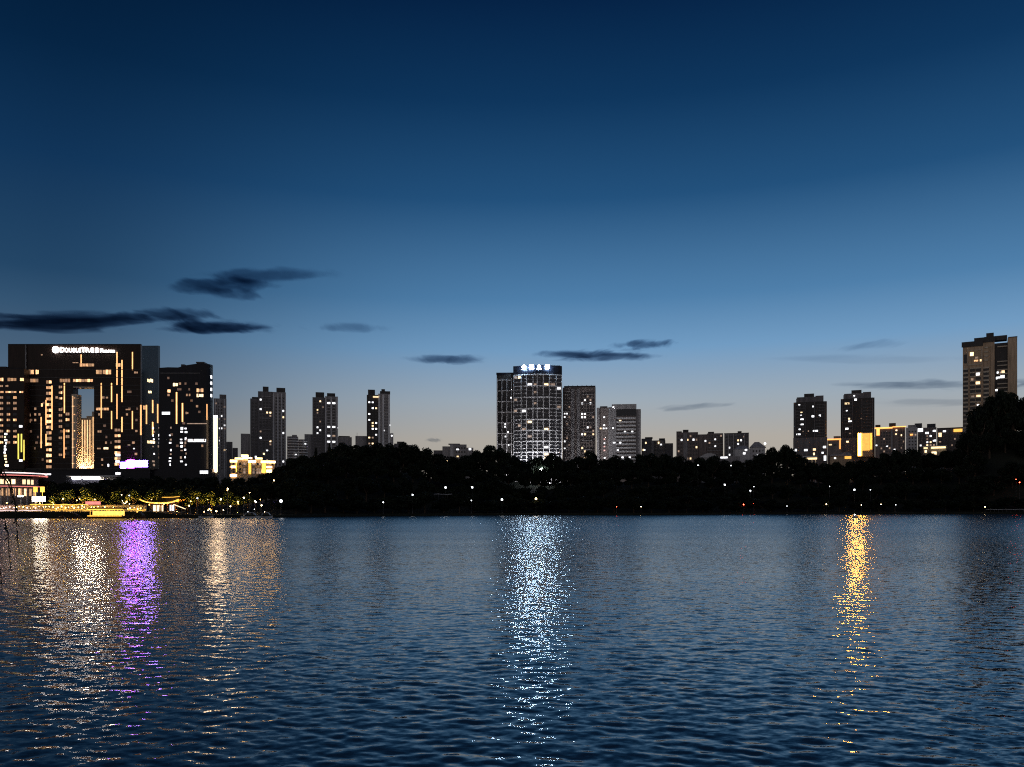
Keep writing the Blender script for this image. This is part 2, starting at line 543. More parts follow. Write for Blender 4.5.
# ---- the hotel on the left
def hotel():
    b = Bld('hotel', 'large dark hotel with a tall gold-lit gateway opening and a white rooftop sign', 'hotel', 85, 500, face=False)
    b.box('wall', 8, 50, 345.2, 474, 0, 24, 'hotel_stone')
    b.box('wall', 50, 73, 345.2, 474, 0, 6)
    b.box('wall', 73, 94, 345.2, 386.5, 0, 6)
    b.box('wall', 94, 141, 345.2, 474, 0, 22)
    EA, EB = (b.x(141.05), .3), (b.x(158.2, 20), 20)
    mb = b.mbp('end_bay', 'hotel_panel')
    q = [EA, EB, (b.x(160, 23), 23), (b.x(158.5, 27), 27), (b.x(141.05), 27)]
    tz = [b.z(345.6), b.z(345.6, 20), b.z(346, 23), b.z(346, 26), b.z(345.6, 20)]
    mb.add([(x, y, 0) for x, y in q] + [(x, y, z) for (x, y), z in zip(q, tz)], [(4, 3, 2, 1, 0)] + [(i, (i + 1) % 5, 5 + (i + 1) % 5, 5 + i) for i in range(5)] + [(5, 6, 9), (6, 7, 8, 9)])
    b.box('parapet', 8, 141, 343.9, 345.2, 0.2, 1.0, 'hotel_panel')
    for px in (25.5, 141.0):
        b.box('fin', px - .45, px + .45, 344.6, 470, -.9, -.02, 'steel')
    for py in (369, 377.3, 384.9):                       # string courses above the gateway
        b.box('string_course', 26.2, 140.4, py, py + .7, -.35, -.02, 'dark_wall')
    # gateway lining and inner block, floodlit, with added glowing strips
    b.box('gateway_lining', 71.6, 76.4, 394, 470, -.45, 5.5, 'cream')
    b.box('gateway_lintel', 73.1, 94, 386.6, 387.6, -.2, 5.6, 'cream')
    for k, (p0, p1, t) in enumerate([(80, 86.5, 418), (86.5, 92, 416), (92, 105, 411.5)]):
        b.box('inner_block', p0, p1, t, 474, 7, 14 + k * .8, 'cream')
    for k in range(5):
        b.box('inner_pilaster', 80.7 + k * 2.5, 81.5 + k * 2.5, 419, 472, 6.2, 6.98, 'cream')
    for k in range(4):
        b.box('light_strip', 81.9 + k * 2.5, 82.6 + k * 2.5, 420, 471, 6.7, 6.98, 'inner_glow')  # glowing strips added to brighten the inner block
    b.box('light_strip', 92.6, 93.3, 417, 471, 6.6, 6.98); b.box('light_strip', 72.3, 73, 396, 468, -.6, -.47)  # same added glow at the block's edge and on the jamb
    for k in range(15):
        py = 389.5 + k * 5.65
        for p0, p1 in ((26.2, 44.6), (53.4, 71.4), (94.2, 113.6), (122, 140.2)):
            b.box('floor_line', p0, p1, py, py + .55, -.07, -.015, 'dark_wall')
    # base slab and podium
    b.box('podium', -6, 150, 469.5, None, -4, -.05, 'hotel_panel')
    b.box('podium_roof', -8, 152, 468.4, 469.5, -5, -.1, 'dark_wall')
    for (p0, p1) in ((72, 80.5), (83, 99)):
        b.box('entrance_light', p0, p1, 477.2, 478.9, -4.5, -4.05, 'entrance_lamp')
    b.box('entrance_canopy', 66, 118, 475.4, 476.6, -8, -4.05, 'white_paint')
    b.box('entrance_canopy', 99.5, 116, 477.3, 480, -4.4, -4.05)
    # left wing
    b.box('left_wing', -40, 24.2, 368.6, 469, -6, -.1, 'hotel_stone')
    b.box('left_wing', -40, 6, 366.5, 368.6, -4, -.4)
    b.box('left_wing_parapet', -40, 24.4, 367.8, 368.6, -6.2, -5.6, 'hotel_panel')
    # right wing with a rounded end
    mb = b.mbp('right_wing', 'hotel_panel')
    WX = lambda p: b.x(p, 4)
    top = [(159, 367.8), (168, 367.2), (178, 367.4), (187, 365), (199.3, 363.3)]
    for (a, ya), (c, yc) in zip(top[:-1], top[1:]):
        mb.add([(WX(a), 4, 0), (WX(c), 4, 0), (WX(c), 16, 0), (WX(a), 16, 0), (WX(a), 4, b.z(ya, 4)), (WX(c), 4, b.z(yc, 4)), (WX(c), 16, b.z(yc, 4)), (WX(a), 16, b.z(ya, 4))],
               [(0, 3, 2, 1), (4, 5, 6, 7), (0, 1, 5, 4), (2, 3, 7, 6)])
    CXR = WX(199.3)
    mb.prism([(CXR + 6 * math.cos(t), 10 + 6 * math.sin(t)) for t in np.linspace(-math.pi / 2, math.pi / 2, 14)], 0, b.z(363.3, 4))
    b.box('wing_ledge', 160.4, 200, 372.8, 373.4, 3.5, 3.98, 'steel')
    b.box('roof_plant', 196, 204, 361.8, 363.2, 8, 14, 'dark_wall')
    b.box('roof_plant', 181, 184.5, 364.3, 367.2, 9, 12)
    b.box('wing_podium', 150, 212, 469, None, -1, 3.9, 'hotel_panel')
    # edge light mast on the right
    b.box('edge_mast', 213.3, 217.3, 416, None, 5, 8, 'steel')
    b.box('edge_light', 213.9, 216.7, 418, 472, 4.3, 4.9, 'edge_lamp')
    b.box('edge_light', 213.4, 217.2, 415.6, 417.6, 4.2, 4.95)
    b.done()
    # roof sign
    z0, z1 = b.z(352.3), b.z(347.6)
    sg = MB().box(b.x(53), b.x(115.5), -.5, -.06, b.z(353.1), b.z(352.6)).build('sign', M['steel'], b.root)
    em = MB().lathe([(0.05, -.2), (2.0, -.2), (2.0, .1), (0.05, .1)], 20)
    em.v = [(x, z, y) for x, y, z in em.v]
    em.build('emblem', M['sign_white'], sg, (b.x(56.4), -.9, (z0 + z1) / 2))
    text_part('D', 'sign_white', sg, b.x(61), b.x(65), z0, z1, -.9)
    text_part('OUBLE', 'sign_white', sg, b.x(65.6), b.x(81.5), z0, z0 + (z1 - z0) * .84, -.9)
    text_part('T', 'sign_white', sg, b.x(82), b.x(86.4), z0, z1, -.9)
    text_part('REE', 'sign_white', sg, b.x(86.6), b.x(99), z0, z0 + (z1 - z0) * .84, -.9)
    text_part('BY', 'sign_white', sg, b.x(101), b.x(103.6), z0, z0 + (z1 - z0) * .72, -.9)
    text_part('HILTON', 'sign_white', sg, b.x(104.2), b.x(115), z0 - .2, z0 + (z1 - z0) * .42, -.9)
    # vertical strip lights
    S = [(117, 352, 385), (132.5, 352, 370), (122, 360, 402), (101.3, 383, 418), (111.6, 383, 402), (117, 394, 419), (111.6, 411, 429), (132.4, 411, 429),
         (122, 417, 432), (28.5, 387, 407), (41.2, 417, 448), (46, 400, 425), (52, 385, 430), (46.1, 434, 446), (64.4, 383, 413), (64.1, 429, 458), (28.1, 424, 453), (81.2, 354.5, 363)]
    for px, a, c in S: b.win(px, (a + c) / 2, 1.0, c - a, 'strip', -.1, 'light_strip')
    for px, a, c in [(140.9, 405, 435)]: b.win(px, (a + c) / 2, 1.4, c - a, 'strip', -1.0, 'light_strip')
    for px, a, c in [(146.4, 405, 424), (152.6, 400, 413), (152.6, 422, 435), (157.6, 404, 423)]: b.win_on(px, (a + c) / 2, 1.1, c - a, 'strip', EA, EB, 'light_strip')
    for px, a, c in [(176.6, 392, 424), (182.5, 403, 422), (207, 404, 420)]: b.win(px, (a + c) / 2, 1.3 if px < 200 else .7, c - a, 'strip', 4.0 if px < 200 else 5.3, 'light_strip')
    for px, a, c in [(18.4, 434, 459), (21.5, 434, 452), (24, 440, 460)]: b.win(px, (a + c) / 2, 1.2, c - a, 'strip_yellow', -6.1, 'light_strip')
    # rooms: each lit room shows as two or three panes of uneven brightness
    r = random.Random(3)
    whole, whole_on = b.win, b.win_on
    def panes(f, px, py, w, h, mat, *a):
        if w < 3 or mat not in ('hotel_room', 'hotel_dim', 'lit_warm'): return f(px, py, w, h, mat, *a)
        n = max(2, round(w / 2.7))
        for k in range(n):
            m = mat
            if mat == 'hotel_room': m = r.choice(['hotel_room', 'hotel_room', 'hotel_soft', 'hotel_soft', 'hotel_dim'])
            f(px - w / 2 + (k + .5) * w / n, py, w / n - .45, h * r.uniform(.72, .95), m, *a)
    b.win = lambda px, py, w, h, mat, *a: panes(whole, px, py, w, h, mat, *a)
    b.win_on = lambda px, py, w, h, mat, *a: panes(whole_on, px, py, w, h, mat, *a)
    for k in range(70):
        px = r.choice([r.uniform(27, 44), r.uniform(54, 71), r.uniform(96, 113), r.uniform(123, 139), r.uniform(164, 205), r.uniform(164, 205)])
        whole(px, (391.8 if px < 160 else 378) + 5.65 * r.randrange(13), r.uniform(1.4, 2.6), 2.2, r.choice(['hotel_faint', 'hotel_faint', 'hotel_faint', 'hotel_dim']), 4.0 if px > 160 else 0)
    for k in range(16): b.win(48.9, 382 + k * 5.65, 5.6, 3.4, 'hotel_room' if r.random() < .8 else 'hotel_dim')
    for k in range(8): b.win(117.6, 430 + k * 5.7, 6.0, 3.0, 'hotel_room' if r.random() < .7 else 'hotel_dim')
    for px, w in ((31, 6), (37.2, 3.2), (99, 6), (107, 8.5)): b.win(px, 372, w, 5, 'hotel_room')
    for px, w in ((33, 11), (65, 10.5), (83, 20)): b.win(px, 380.5, w, 3.6, 'hotel_room')
    b.win(87, 365, 14.5, 3.6, 'hotel_room'); b.win(75.5, 362.7, 6, .8, 'hotel_dim'); b.win(118.2, 365, 5, 3.6, 'hotel_room')
    b.win(102.5, 409, 13, 3, 'hotel_room')
    for k in range(13): b.win(60.5, 387 + k * 5.65, 3.6, 2.8, r.choice(['hotel_dim', 'hotel_room', 'hotel_dim', 'glass']))
    for k in range(8): b.win(67.6, 414 + k * 5.65, 4.0, 3.0, r.choice(['hotel_dim', 'hotel_room', 'glass', 'glass']))
    for k in range(9): b.win(73.6, 398 + k * 8.2, 3.4, .9, 'hotel_room', -.5)
    for px, py, w, h, m in [(106, 448.3, 5, 2.2, 'lit_warm'), (99, 448.5, 4, 1.6, 'hotel_dim'), (108.4, 465.3, 1.3, 2.6, 'sparkle'), (102.3, 465, 1.4, 1.2, 'hotel_dim'), (99.5, 431.5, 4, 2.4, 'hotel_dim'),
                            (136, 372.5, 4, 2, 'hotel_dim'), (42, 405, 1.6, 3, 'hotel_room'), (41.8, 354.8, 1.4, 1.2, 'hotel_dim'), (136.4, 431, 2, 2, 'hotel_dim'), (128, 409.5, 5, 1.6, 'hotel_dim'),
                            (29.5, 415, 2.4, 2.6, 'hotel_dim'), (29.5, 421, 2, 3, 'hotel_dim'), (107, 397.6, 2, 1.6, 'hotel_dim'), (129, 445, 2.4, 1, 'lit_dim'), (134, 448.6, 1.3, 1, 'lit_white')]:
        b.win(px, py, w, h, m)
    for py in (455, 461.5, 473.5): b.win(118, py, 4.5, 2.2, 'sparkle', -4.1 if py > 469 else 0)
    b.win(47.5, 474.3, 7, 1.3, 'sparkle', -4.1)
    for px, py, w, h in [(150, 380.6, 6, 4), (149.8, 392, 3.6, 2.6), (144.5, 407.5, 3, 5)]: b.win_on(px, py, w, h, 'hotel_room' if py > 400 else 'lit_warm', EA, EB)
    for px, py, w, h, m in [(175.4, 384.6, 5, 3.4, 'lit_warm'), (169, 391, 2.8, 2.8, 'hotel_room'), (200, 390.3, 7, 4, 'hotel_room'), (200, 395.5, 7, 3.6, 'lit_warm'), (166, 413.2, 8, 2.6, 'lit_white'), (187, 413, 3, 2.4, 'hotel_dim'),
                            (151, 442, 8, 3.4, 'lit_warm'), (197, 440.5, 18, 2.8, 'lit_white'), (197, 423.6, 20, .9, 'lit_dim'), (204, 472.2, 8, 3, 'lit_white')]:
        if px < 160: b.win_on(px, py, w, h, m, EA, EB)
        else: b.win(px, py, w, h, m, -1.1 if py > 470 else 4.0)
    for k in range(4): b.win_on(211.2, 377 + k * 6.2, 1.5, 3.0, 'lit_white', (CXR + 6 * math.cos(-.62), 10 + 6 * math.sin(-.62)), (CXR + 6 * math.cos(-.30), 10 + 6 * math.sin(-.30)))
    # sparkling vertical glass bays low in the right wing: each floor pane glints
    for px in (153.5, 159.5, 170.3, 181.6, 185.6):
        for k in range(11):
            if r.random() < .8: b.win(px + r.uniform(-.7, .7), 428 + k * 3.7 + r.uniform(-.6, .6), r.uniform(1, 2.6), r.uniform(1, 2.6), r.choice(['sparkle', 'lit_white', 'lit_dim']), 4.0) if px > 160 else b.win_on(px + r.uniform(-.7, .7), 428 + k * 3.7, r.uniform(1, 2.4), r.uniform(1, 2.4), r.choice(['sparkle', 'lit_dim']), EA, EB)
    # left wing rooms
    for py, segs in ((379.5, [(1.5, 4), (12, 9), (22, 4)]), (386, [(1.5, 3), (7, 3)]), (392, [(2, 3.4), (11, 11), (21.4, 4)])):
        for px, w in segs: b.win(px, py, w, 3.6 if py < 385 else 2, 'hotel_room' if py != 386 else 'hotel_dim', -6)
    for k in range(9):
        for px in (1.5, 8.5, 15):
            b.win(px, 397.5 + k * 5.6, 3.6, 2.6, r.choice(['hotel_dim', 'hotel_dim', 'hotel_room', 'glass']), -6)
    for k in range(11): b.win(5.5 + r.uniform(-.8, .8), 434 + k * 3.1, r.uniform(1, 2.6), 1.8, r.choice(['sparkle', 'lit_warm']), -6)
    for px, py in ((20.8, 426.3), (20.8, 460.5), (7, 465.5)): b.win(px, py, 3, 2, 'sparkle', -6)
    b.win, b.win_on = whole, whole_on
    b.flush()
    # LED screen
    sb = MB().box(b.x(120.4), b.x(149.6), -1.3, -.3, b.z(469), b.z(459.6)).build('screen', M['hotel_panel'], b.root)
    MB().box(b.x(121.4), b.x(127.2), -1.5, -1.32, b.z(468.2), b.z(462.3)).build('display', M['screen'], sb)
    MB().box(b.x(136.8), b.x(148.6), -1.5, -1.32, b.z(467), b.z(460.6)).build('display', M['screen'], sb)
    MB().box(b.x(127.3), b.x(136.7), -1.5, -1.32, b.z(466), b.z(461.6)).build('display', M['screen'], sb)
    ar = MB()
    ar.prism([(b.x(132 + 5 * math.cos(t)), b.z(461.3) + (1.7 * math.sin(t) + .0) * b.sz) for t in np.linspace(0, math.pi, 9)], -1.55, -1.34)
    ar.prism([(b.x(132 + 4.4 * math.cos(t)), b.z(466.4) - (2.4 * math.sin(t)) * b.sz) for t in np.linspace(math.pi, 0, 9)], -1.55, -1.34)
    ar.v = [(x, z, y) for x, y, z in ar.v]
    ar.build('display_arc', M['screen_magenta'], sb)
    # floodlights standing in the gateway that wash the stone up
    for px, yy in ((78.5, 4.8), (85, 4.0), (91, 4.0)):
        fl = MB().box(-.5, .5, -.4, .4, 0, .4).box(-.06, .06, -.06, .06, -3, 0).build('floodlight', M['steel'], b.root, (b.x(px), yy, b.z(470)))
        MB().box(-.42, .42, -.32, .32, .42, .47).build('lamp_glass', FLOOD, fl)


FLOOD = glow('gateway_floodlight', (1.0, 0.58, 0.26), 800.0)
hotel()

# ---- gold floodlit mansion
def mansion():
    b = Bld('mansion', 'low classical building outlined in bright gold cornice lights beside the trees', 'building', 253, 430)
    b.box('wall', 230.5, 237, 460, None, 0, 10, 'cream')
    b.box('wall', 237, 248, 458.6, None, 1.2, 10)
    b.box('wall', 248, 255.5, 460, None, 0, 10)
    b.box('wall', 255.5, 261.5, 460, None, 1.2, 10)
    b.box('wall', 261.5, 275, 461, None, 0, 10)
    b.box('attic', 242, 248.5, 455.6, 458.6, 2, 8, 'cream')
    for p0, p1, py, h, d in [(230.2, 237.3, 460.2, 2.4, -.4), (230.4, 237, 466.2, 1.9, -.25), (230.2, 237, 474.6, 2.2, -.4), (235, 243, 458, 1.5, .7), (241.4, 248.2, 455.0, 1.6, 1.6), (243, 252, 457.4, 1.3, .3),
                             (248.2, 256, 460.4, 2.2, -.4), (255.2, 262.4, 457.6, 1.5, .6), (261, 275.6, 460.6, 2.0, -.4), (266, 272, 466, 1.6, -.25), (262, 272, 469.6, 2.4, -.25)]:
        b.box('cornice_light', p0, p1, py, py + h, d, d + .24, 'gold_flood')
    for px in (231, 236.3, 247.2, 251.4, 263, 266):
        b.box('column', px - .5, px + .5, 461, 474.5, -.34, -.02, 'cream')
    for p0, p1, py0, py1 in [(248.6, 251, 463, 474), (262, 265.6, 463, 472.5), (236, 237, 463, 472)]:
        b.box('wall_light', p0, p1, py0, py1, -.6, -.38, 'gold_line')
    for py in (464, 469.5, 472.5):
        for px in (233.7, 240, 244.5, 253.6, 257.5, 260, 268, 272.6):
            b.win(px, py, 2.0, 2.2, 'lit_dim' if (px + py) % 3 < 1.2 else 'glass', 1.2 if (237 < px < 248 or 255.5 < px < 261.5) else 0)
    b.done()


mansion()

# ---- residential towers
def tower_slim_grey():
    b = Bld('apartment_tower', 'slim grey apartment tower just behind the lit mast of the dark hotel', 'apartment tower', 220, 640)
    b.box('wall', 213.5, 226.5, 398.5, None, 0, 14, 'concrete')
    b.box('roof_house', 219.5, 226.3, 394.4, 398.5, 1, 8, 'dark_tile')
    b.box('side_block', 226.6, 232.6, 441.5, None, 1, 10, 'dark_tile')
    b.box('side_block', 232.8, 238, 447.5, None, 3, 10)
    for k in range(3): b.box('pilaster', 215 + k * 4.6, 215.6 + k * 4.6, 399, None, -.4, -.02, 'white_frame')
    b.grid(214.5, 226, 4, 402, 470, 22, .42, .5, lit=[(1, 8), (2, 8), (3, 7), (1, 12)], prob=.02)
    b.done()


tower_slim_grey()


def tower_twin_peaks():
    b = Bld('apartment_tower', 'wide grey apartment cluster with two stepped peaks rising behind the gold-lit mansion', 'apartment tower', 266, 720)
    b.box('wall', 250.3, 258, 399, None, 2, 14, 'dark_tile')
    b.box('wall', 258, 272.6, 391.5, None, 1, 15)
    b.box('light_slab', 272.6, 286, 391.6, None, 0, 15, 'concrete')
    b.box('roof_house', 252, 258.4, 397.4, 399, 3, 10, 'dark_wall')
    b.box('roof_house', 262.8, 268.6, 386.6, 391.5, 3, 9)
    b.box('roof_house', 276.5, 285.4, 387.2, 391.6, 2, 9)
    b.box('low_block', 241, 250, 434.2, None, 4, 14, 'concrete')
    for k in range(6): b.box('balcony', 260.4, 270.6, 396 + k * 11, 396.7 + k * 11, .2, .98, 'concrete')
    for px in (272.9, 277.4, 281.2, 285): b.box('pilaster', px, px + 1.1, 393, None, -.4, -.02, 'white_frame')
    b.grid(251, 257.4, 2, 402, 462, 18, .5, .5, d=2, prob=.03)
    b.grid(259, 272, 4, 395, 465, 22, .5, .5, d=1, lit=[(0, 1), (3, 5), (2, 5), (0, 13), (1, 18), (2, 17), (3, 14)], prob=.02)
    b.grid(274.4, 285.2, 3, 396, 466, 22, .4, .5, lit=[(2, 4, 'lit_white'), (2, 6), (2, 11, 'lit_white'), (2, 20, 'lit_white')])
    b.done()


tower_twin_peaks()


def low_curved_white():
    b = Bld('apartment_block', 'low white apartment block with stacked curved balconies right of the gold-lit mansion', 'apartment block', 297, 560)
    def arc(p0, p1, bulge, extra=0):
        return [(b.x(p0 + (p1 - p0) * t), -bulge * math.sin(math.pi * t) - extra) for t in np.linspace(0, 1, 10)] + [(b.x(p1), 9), (b.x(p0), 9)]
    for (p0, p1, t) in ((287.2, 298.2, 436.6), (298.4, 307.4, 439.4)):
        b.mbp('wall', 'dark_tile').prism(arc(p0, p1, 1.6), 0, b.z(t))
        k = t + 1.5
        while k < 470:
            MB().prism(arc(p0 - .15, p1 + .15, 1.6, .7), b.z(k + 1.0), b.z(k)).build('balcony', M['white_frame'], b.root)
            k += 2.75
    b.box('roof_house', 292, 297, 434.9, 436.6, 2, 7, 'concrete')
    for px, py in ((305.4, 443.6), (296, 454.5), (301, 460)): b.win(px, py, 1.4, 1.0, 'lit_white', -2.6)
    b.done()


low_curved_white()


def tower_paired():
    b = Bld('apartment_tower', 'grey apartment tower with pairs of white-lit windows up its right half, behind pointed conifers', 'apartment tower', 325, 700)
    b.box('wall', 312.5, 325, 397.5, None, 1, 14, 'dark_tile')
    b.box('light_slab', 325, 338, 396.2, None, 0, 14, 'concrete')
    b.box('roof_house', 315.6, 324.2, 392.4, 397.5, 3, 9, 'dark_wall')
    b.box('roof_house', 327, 335.2, 393, 396.2, 2, 9)
    b.box('low_block', 304.6, 312.5, 434.5, None, 4, 12, 'concrete')
    b.box('low_block', 338, 352, 436.6, None, 4, 12)
    b.box('low_roof', 338.5, 350, 435.6, 436.6, 5, 11, 'dark_wall')
    for px in (325.1, 330.6, 336.6): b.box('pilaster', px, px + 1.2, 397, None, -.4, -.02, 'white_frame')
    b.grid(326.2, 336.4, 2, 398.5, 452, 18, .55, .5, lit=[(0, 1, 'lit_white'), (1, 1, 'lit_white'), (0, 9, 'lit_white'), (1, 9, 'lit_white'), (0, 12, 'lit_white'), (1, 12, 'lit_dim'), (0, 14, 'lit_white'), (1, 14, 'lit_white')])
    b.grid(313.4, 324.4, 4, 400, 452, 18, .5, .5, d=1, lit=[(1, 3), (1, 9), (1, 11), (2, 10)], prob=.02)
    b.win(337.4, 427.5, 1.2, 1.2, 'lit_white')
    b.done()


tower_paired()


def tower_flag():
    b = Bld('apartment_tower', 'narrow two-tone tower, dark left half dotted with white lights and pale blank right half', 'apartment tower', 378.5, 700)
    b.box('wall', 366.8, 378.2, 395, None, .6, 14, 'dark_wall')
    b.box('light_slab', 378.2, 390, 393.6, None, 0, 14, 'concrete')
    b.box('roof_house', 368, 375, 389.8, 395, 2, 8, 'dark_wall')
    b.box('roof_house', 380, 390.2, 391, 393.6, 2, 9)
    b.box('roof_house', 381.4, 385, 389, 391, 3, 7)
    b.box('roof_plane', 373, 378.5, 396.2, 397.4, -1, .55, 'lit_warm')
    b.box('low_block', 355.5, 366.8, 436.2, None, 5, 12, 'concrete')
    b.box('low_block', 390.2, 393.4, 433, None, 3, 10)
    b.box('mast', 357, 357.3, 433, 436.2, 7, 7.2, 'steel')
    for px in (378.4, 382.4, 388.2): b.box('pilaster', px, px + 1.6, 394.4, None, -.4, -.02, 'white_frame')
    b.box('string_course', 378, 389.6, 411.6, 412.3, -.5, -.02, 'pale')
    b.grid(367.6, 377.8, 3, 398, 448, 17, .5, .5, d=.6, lit=[(1, 1, 'lit_white'), (0, 1), (1, 3, 'lit_white'), (2, 3), (0, 5), (0, 7), (2, 8), (1, 10, 'lit_white'), (2, 10), (1, 8), (2, 12, 'lit_white'), (0, 13), (1, 15), (0, 16)], prob=.02)
    b.win(383.5, 430.4, 1.6, 1.4, 'lit_white'); b.win(389.6, 425, 1.2, 1.4, 'lit_white'); b.win(391.8, 435.5, 1.4, 1.3, 'lit_white', 3)
    b.grid(384, 388, 2, 397, 446, 16, .35, .5)
    b.done()


tower_flag()


def low_blocks():
    b = Bld('apartment_block', 'low dark flat-roofed block just right of the narrow two-tone tower', 'apartment block', 403, 640)
    b.box('wall', 394, 404, 443.6, None, 0, 9, 'dark_tile')
    b.box('wall', 404, 412, 444.8, None, 1, 9)
    b.box('roof_house', 397, 404.6, 441.6, 443.6, 2, 6, 'dark_wall')
    b.grid(394.6, 411, 7, 446, 460, 5, .5, .5, d=1 * 0)
    b.done()
    b = Bld('apartment_block', 'lone small grey block above the dark trees left of the white-signed tower', 'apartment block', 457, 620)
    b.box('wall', 442.4, 450, 446.4, None, 1, 10, 'concrete')
    b.box('wall', 450, 466.6, 444.4, None, 0, 10)
    b.box('wall', 466.6, 473.4, 447.6, None, 1, 10)
    b.box('low_block', 433.5, 442.4, 450.4, None, 3, 9, 'dark_tile')
    b.box('light_slab', 450.2, 453.4, 444.6, None, -.5, -.02, 'pale')
    b.box('roof_house', 448.4, 460, 443.6, 444.4, 2, 7, 'roof')
    b.win(457.6, 449.4, 2.6, 1.2, 'lit_white'); b.win(470, 449, 2.4, 2.2, 'lit_white', 1); b.win(457.8, 456.4, 2.2, 1.2, 'lit_warm'); b.win(447, 461, 2, 2, 'lit_warm', 1)
    b.grid(455, 466, 4, 446, 462, 4, .5, .45)
    b.done()


low_blocks()


# ---- the white-gridded tower in the middle
def grid_tower():
    b = Bld('apartment_tower', 'curved white-gridded tower with a glowing white rooftop sign of four characters', 'apartment tower', 537.5, 720)
    P0, P1, BUL = 513.4, 562, 6.0
    def cy(px):
        t = (px - P0) / (P1 - P0)
        return -BUL * math.sin(math.pi * max(0, min(1, t)))
    def arc(p0, p1, off=0.0, back=20, n=14):
        ps = np.linspace(p0, p1, n)
        return [(b.x(p), cy(p) - off) for p in ps] + [(b.x(p1), back), (b.x(p0), back)]
    b.mbp('wall', 'dark_tile').prism(arc(P0, P1), 0, b.z(367.6))
    b.mbp('crown', 'hotel_panel').prism(arc(P0 - .2, P1 - .1, .35), b.z(374.6), b.z(366.2))
    b.box('roof_house', 544, 560, 365.6, 366.15, 1, 12, 'dark_wall')
    for k in range(5): MB().box(b.x(549 + k * 2.6), b.x(549.4 + k * 2.6), cy(549 + k * 2.6) - .1, cy(549 + k * 2.6) + .3, b.z(366.15), b.z(365.5)).build('roof_post', M['steel'], b.root)
    def hband(mb, py, h, off, p0=P0, p1=P1):
        ps = np.linspace(p0, p1, 14)
        pts = [(b.x(p), cy(p) - off) for p in ps] + [(b.x(p), cy(p) + .05) for p in ps[::-1]]
        mb.prism(pts, b.z(py + h), b.z(py))
    g = b.mbp('grid_frame', 'white_frame')
    heads = [375, 386.2, 397.4, 408.6, 419.6, 430.4, 441.2, 452, 462.6]
    for py in heads: hband(g, py, .95, .9)
    verts = [513.8, 521.2, 526.6, 533, 537.2, 543.2, 549.4, 556, 561.6]
    for px in verts: g.box(b.x(px - .33), b.x(px + .33), cy(px) - .75, cy(px) + .04, 0, b.z(375.4))
    # a balcony slab on every floor of the outer bays
    for a in range(len(heads)):
        for k in (1, 2):
            py = heads[a] + k * 3.65
            for nm, p0, p1, hh, off, m in (('balcony', P0 + .5, 526.3, .62, .55, 'white_frame'), ('balcony', 549.6, P1 - .3, .62, .55, 'white_frame'), ('floor_band', 526.9, 549.2, .45, .25, 'concrete')):
                q = MB(); hband(q, py, hh, off, p0, p1); q.build(nm, M[m], b.root)
    lit = {(1, 0): 'lit_warm', (0, 0): 'lit_dim', (3, 2): 'lit_white', (6, 2): 'lit_warm', (8, 3): 'lit_white', (2, 9): 'lit_white', (0, 9): 'lit_dim', (3, 12): 'lit_warm', (6, 14): 'lit_warm', (3, 16): 'lit_dim',
           (6, 19): 'lit_white', (6, 21): 'lit_warm', (6, 22): 'lit_warm', (3, 24): 'lit_white', (6, 29): 'lit_warm', (1, 33): 'lit_warm', (2, 33): 'lit_warm', (3, 34): 'lit_dim', (8, 30): 'lit_white', (0, 33): 'lit_dim', (6, 25): 'lit_dim'}
    cols = [(513.8, 517.4), (517.6, 521), (521.6, 526.2), (527, 532.6), (533.4, 536.9), (537.6, 542.8), (543.6, 549), (549.8, 555.6), (556.4, 561.3)]
    cells = []
    for a in range(len(heads)):
        for k in range(3):
            for i in range(len(cols)): cells.append((i, a * 3 + k))
    cells.sort(key=lambda c: (0 if c in lit else 1, random.random()))
    for i, j in cells:
        m = lit.get((i, j)) or ('lit_dim' if random.random() < .06 else 'glass')
        px = (cols[i][0] + cols[i][1]) / 2
        b.win(px, heads[j // 3] + 2.3 + (j % 3) * 3.62, (cols[i][1] - cols[i][0]) * .72, 2.0, m, min(cy(cols[i][0]), cy(cols[i][1])) - .02)
    # left wing, set back
    b.mbp('side_wing', 'dark_wall').prism([(b.x(496.4 + 17 * t), 3.5 - 2.5 * math.sin(math.pi * t * .5)) for t in np.linspace(0, 1, 8)] + [(b.x(513.35), 18), (b.x(496.4), 18)], 0, b.z(373.6))
    for px in (497, 501.5, 506.4, 511): b.box('wing_pilaster', px, px + .7, 378.5, None, .1, 1.9, 'concrete')
    for k in range(9): b.box('wing_band', 496.6, 513.2, 379.5 + k * 10.7, 380.1 + k * 10.7, .2, 1.8, 'concrete')
    b.box('wing_crown', 496.2, 513.2, 372.4, 374.4, 1.5, 4, 'hotel_panel')
    for px, py in ((511, 397.6), (505, 426.6), (508, 432), (505.4, 436.4), (508.6, 445), (505.2, 424)): b.win(px, py, 1.3, 1.4, 'lit_white', 0)
    b.done()
    for px in (516, 528, 540, 552, 560):
        fl = MB().box(-.5, .5, -.4, .4, 0, .5).box(-.08, .08, -.08, .08, -3, 0).build('facade_floodlight', M['steel'], b.root, (b.x(px), -18, 4))
        MB().box(-.45, .45, -.35, .35, .52, .6).build('lamp_glass', M['lamp_facade'], fl)
    sg = MB().box(b.x(519.6), b.x(549.6), -BUL - .9, -BUL - .6, b.z(371.4), b.z(370.9)).build('sign', M['steel'], b.root)
    for ch, p0, p1 in (('金', 521.8, 525.9), ('园', 529.4, 533.6), ('之', 537.0, 541.2), ('春', 545.1, 549.3)):
        text_part(ch, 'sign_blue_white', sg, b.x(p0), b.x(p1), b.z(370.9), b.z(366.0), -BUL - 1.0, 'letter')


grid_tower()


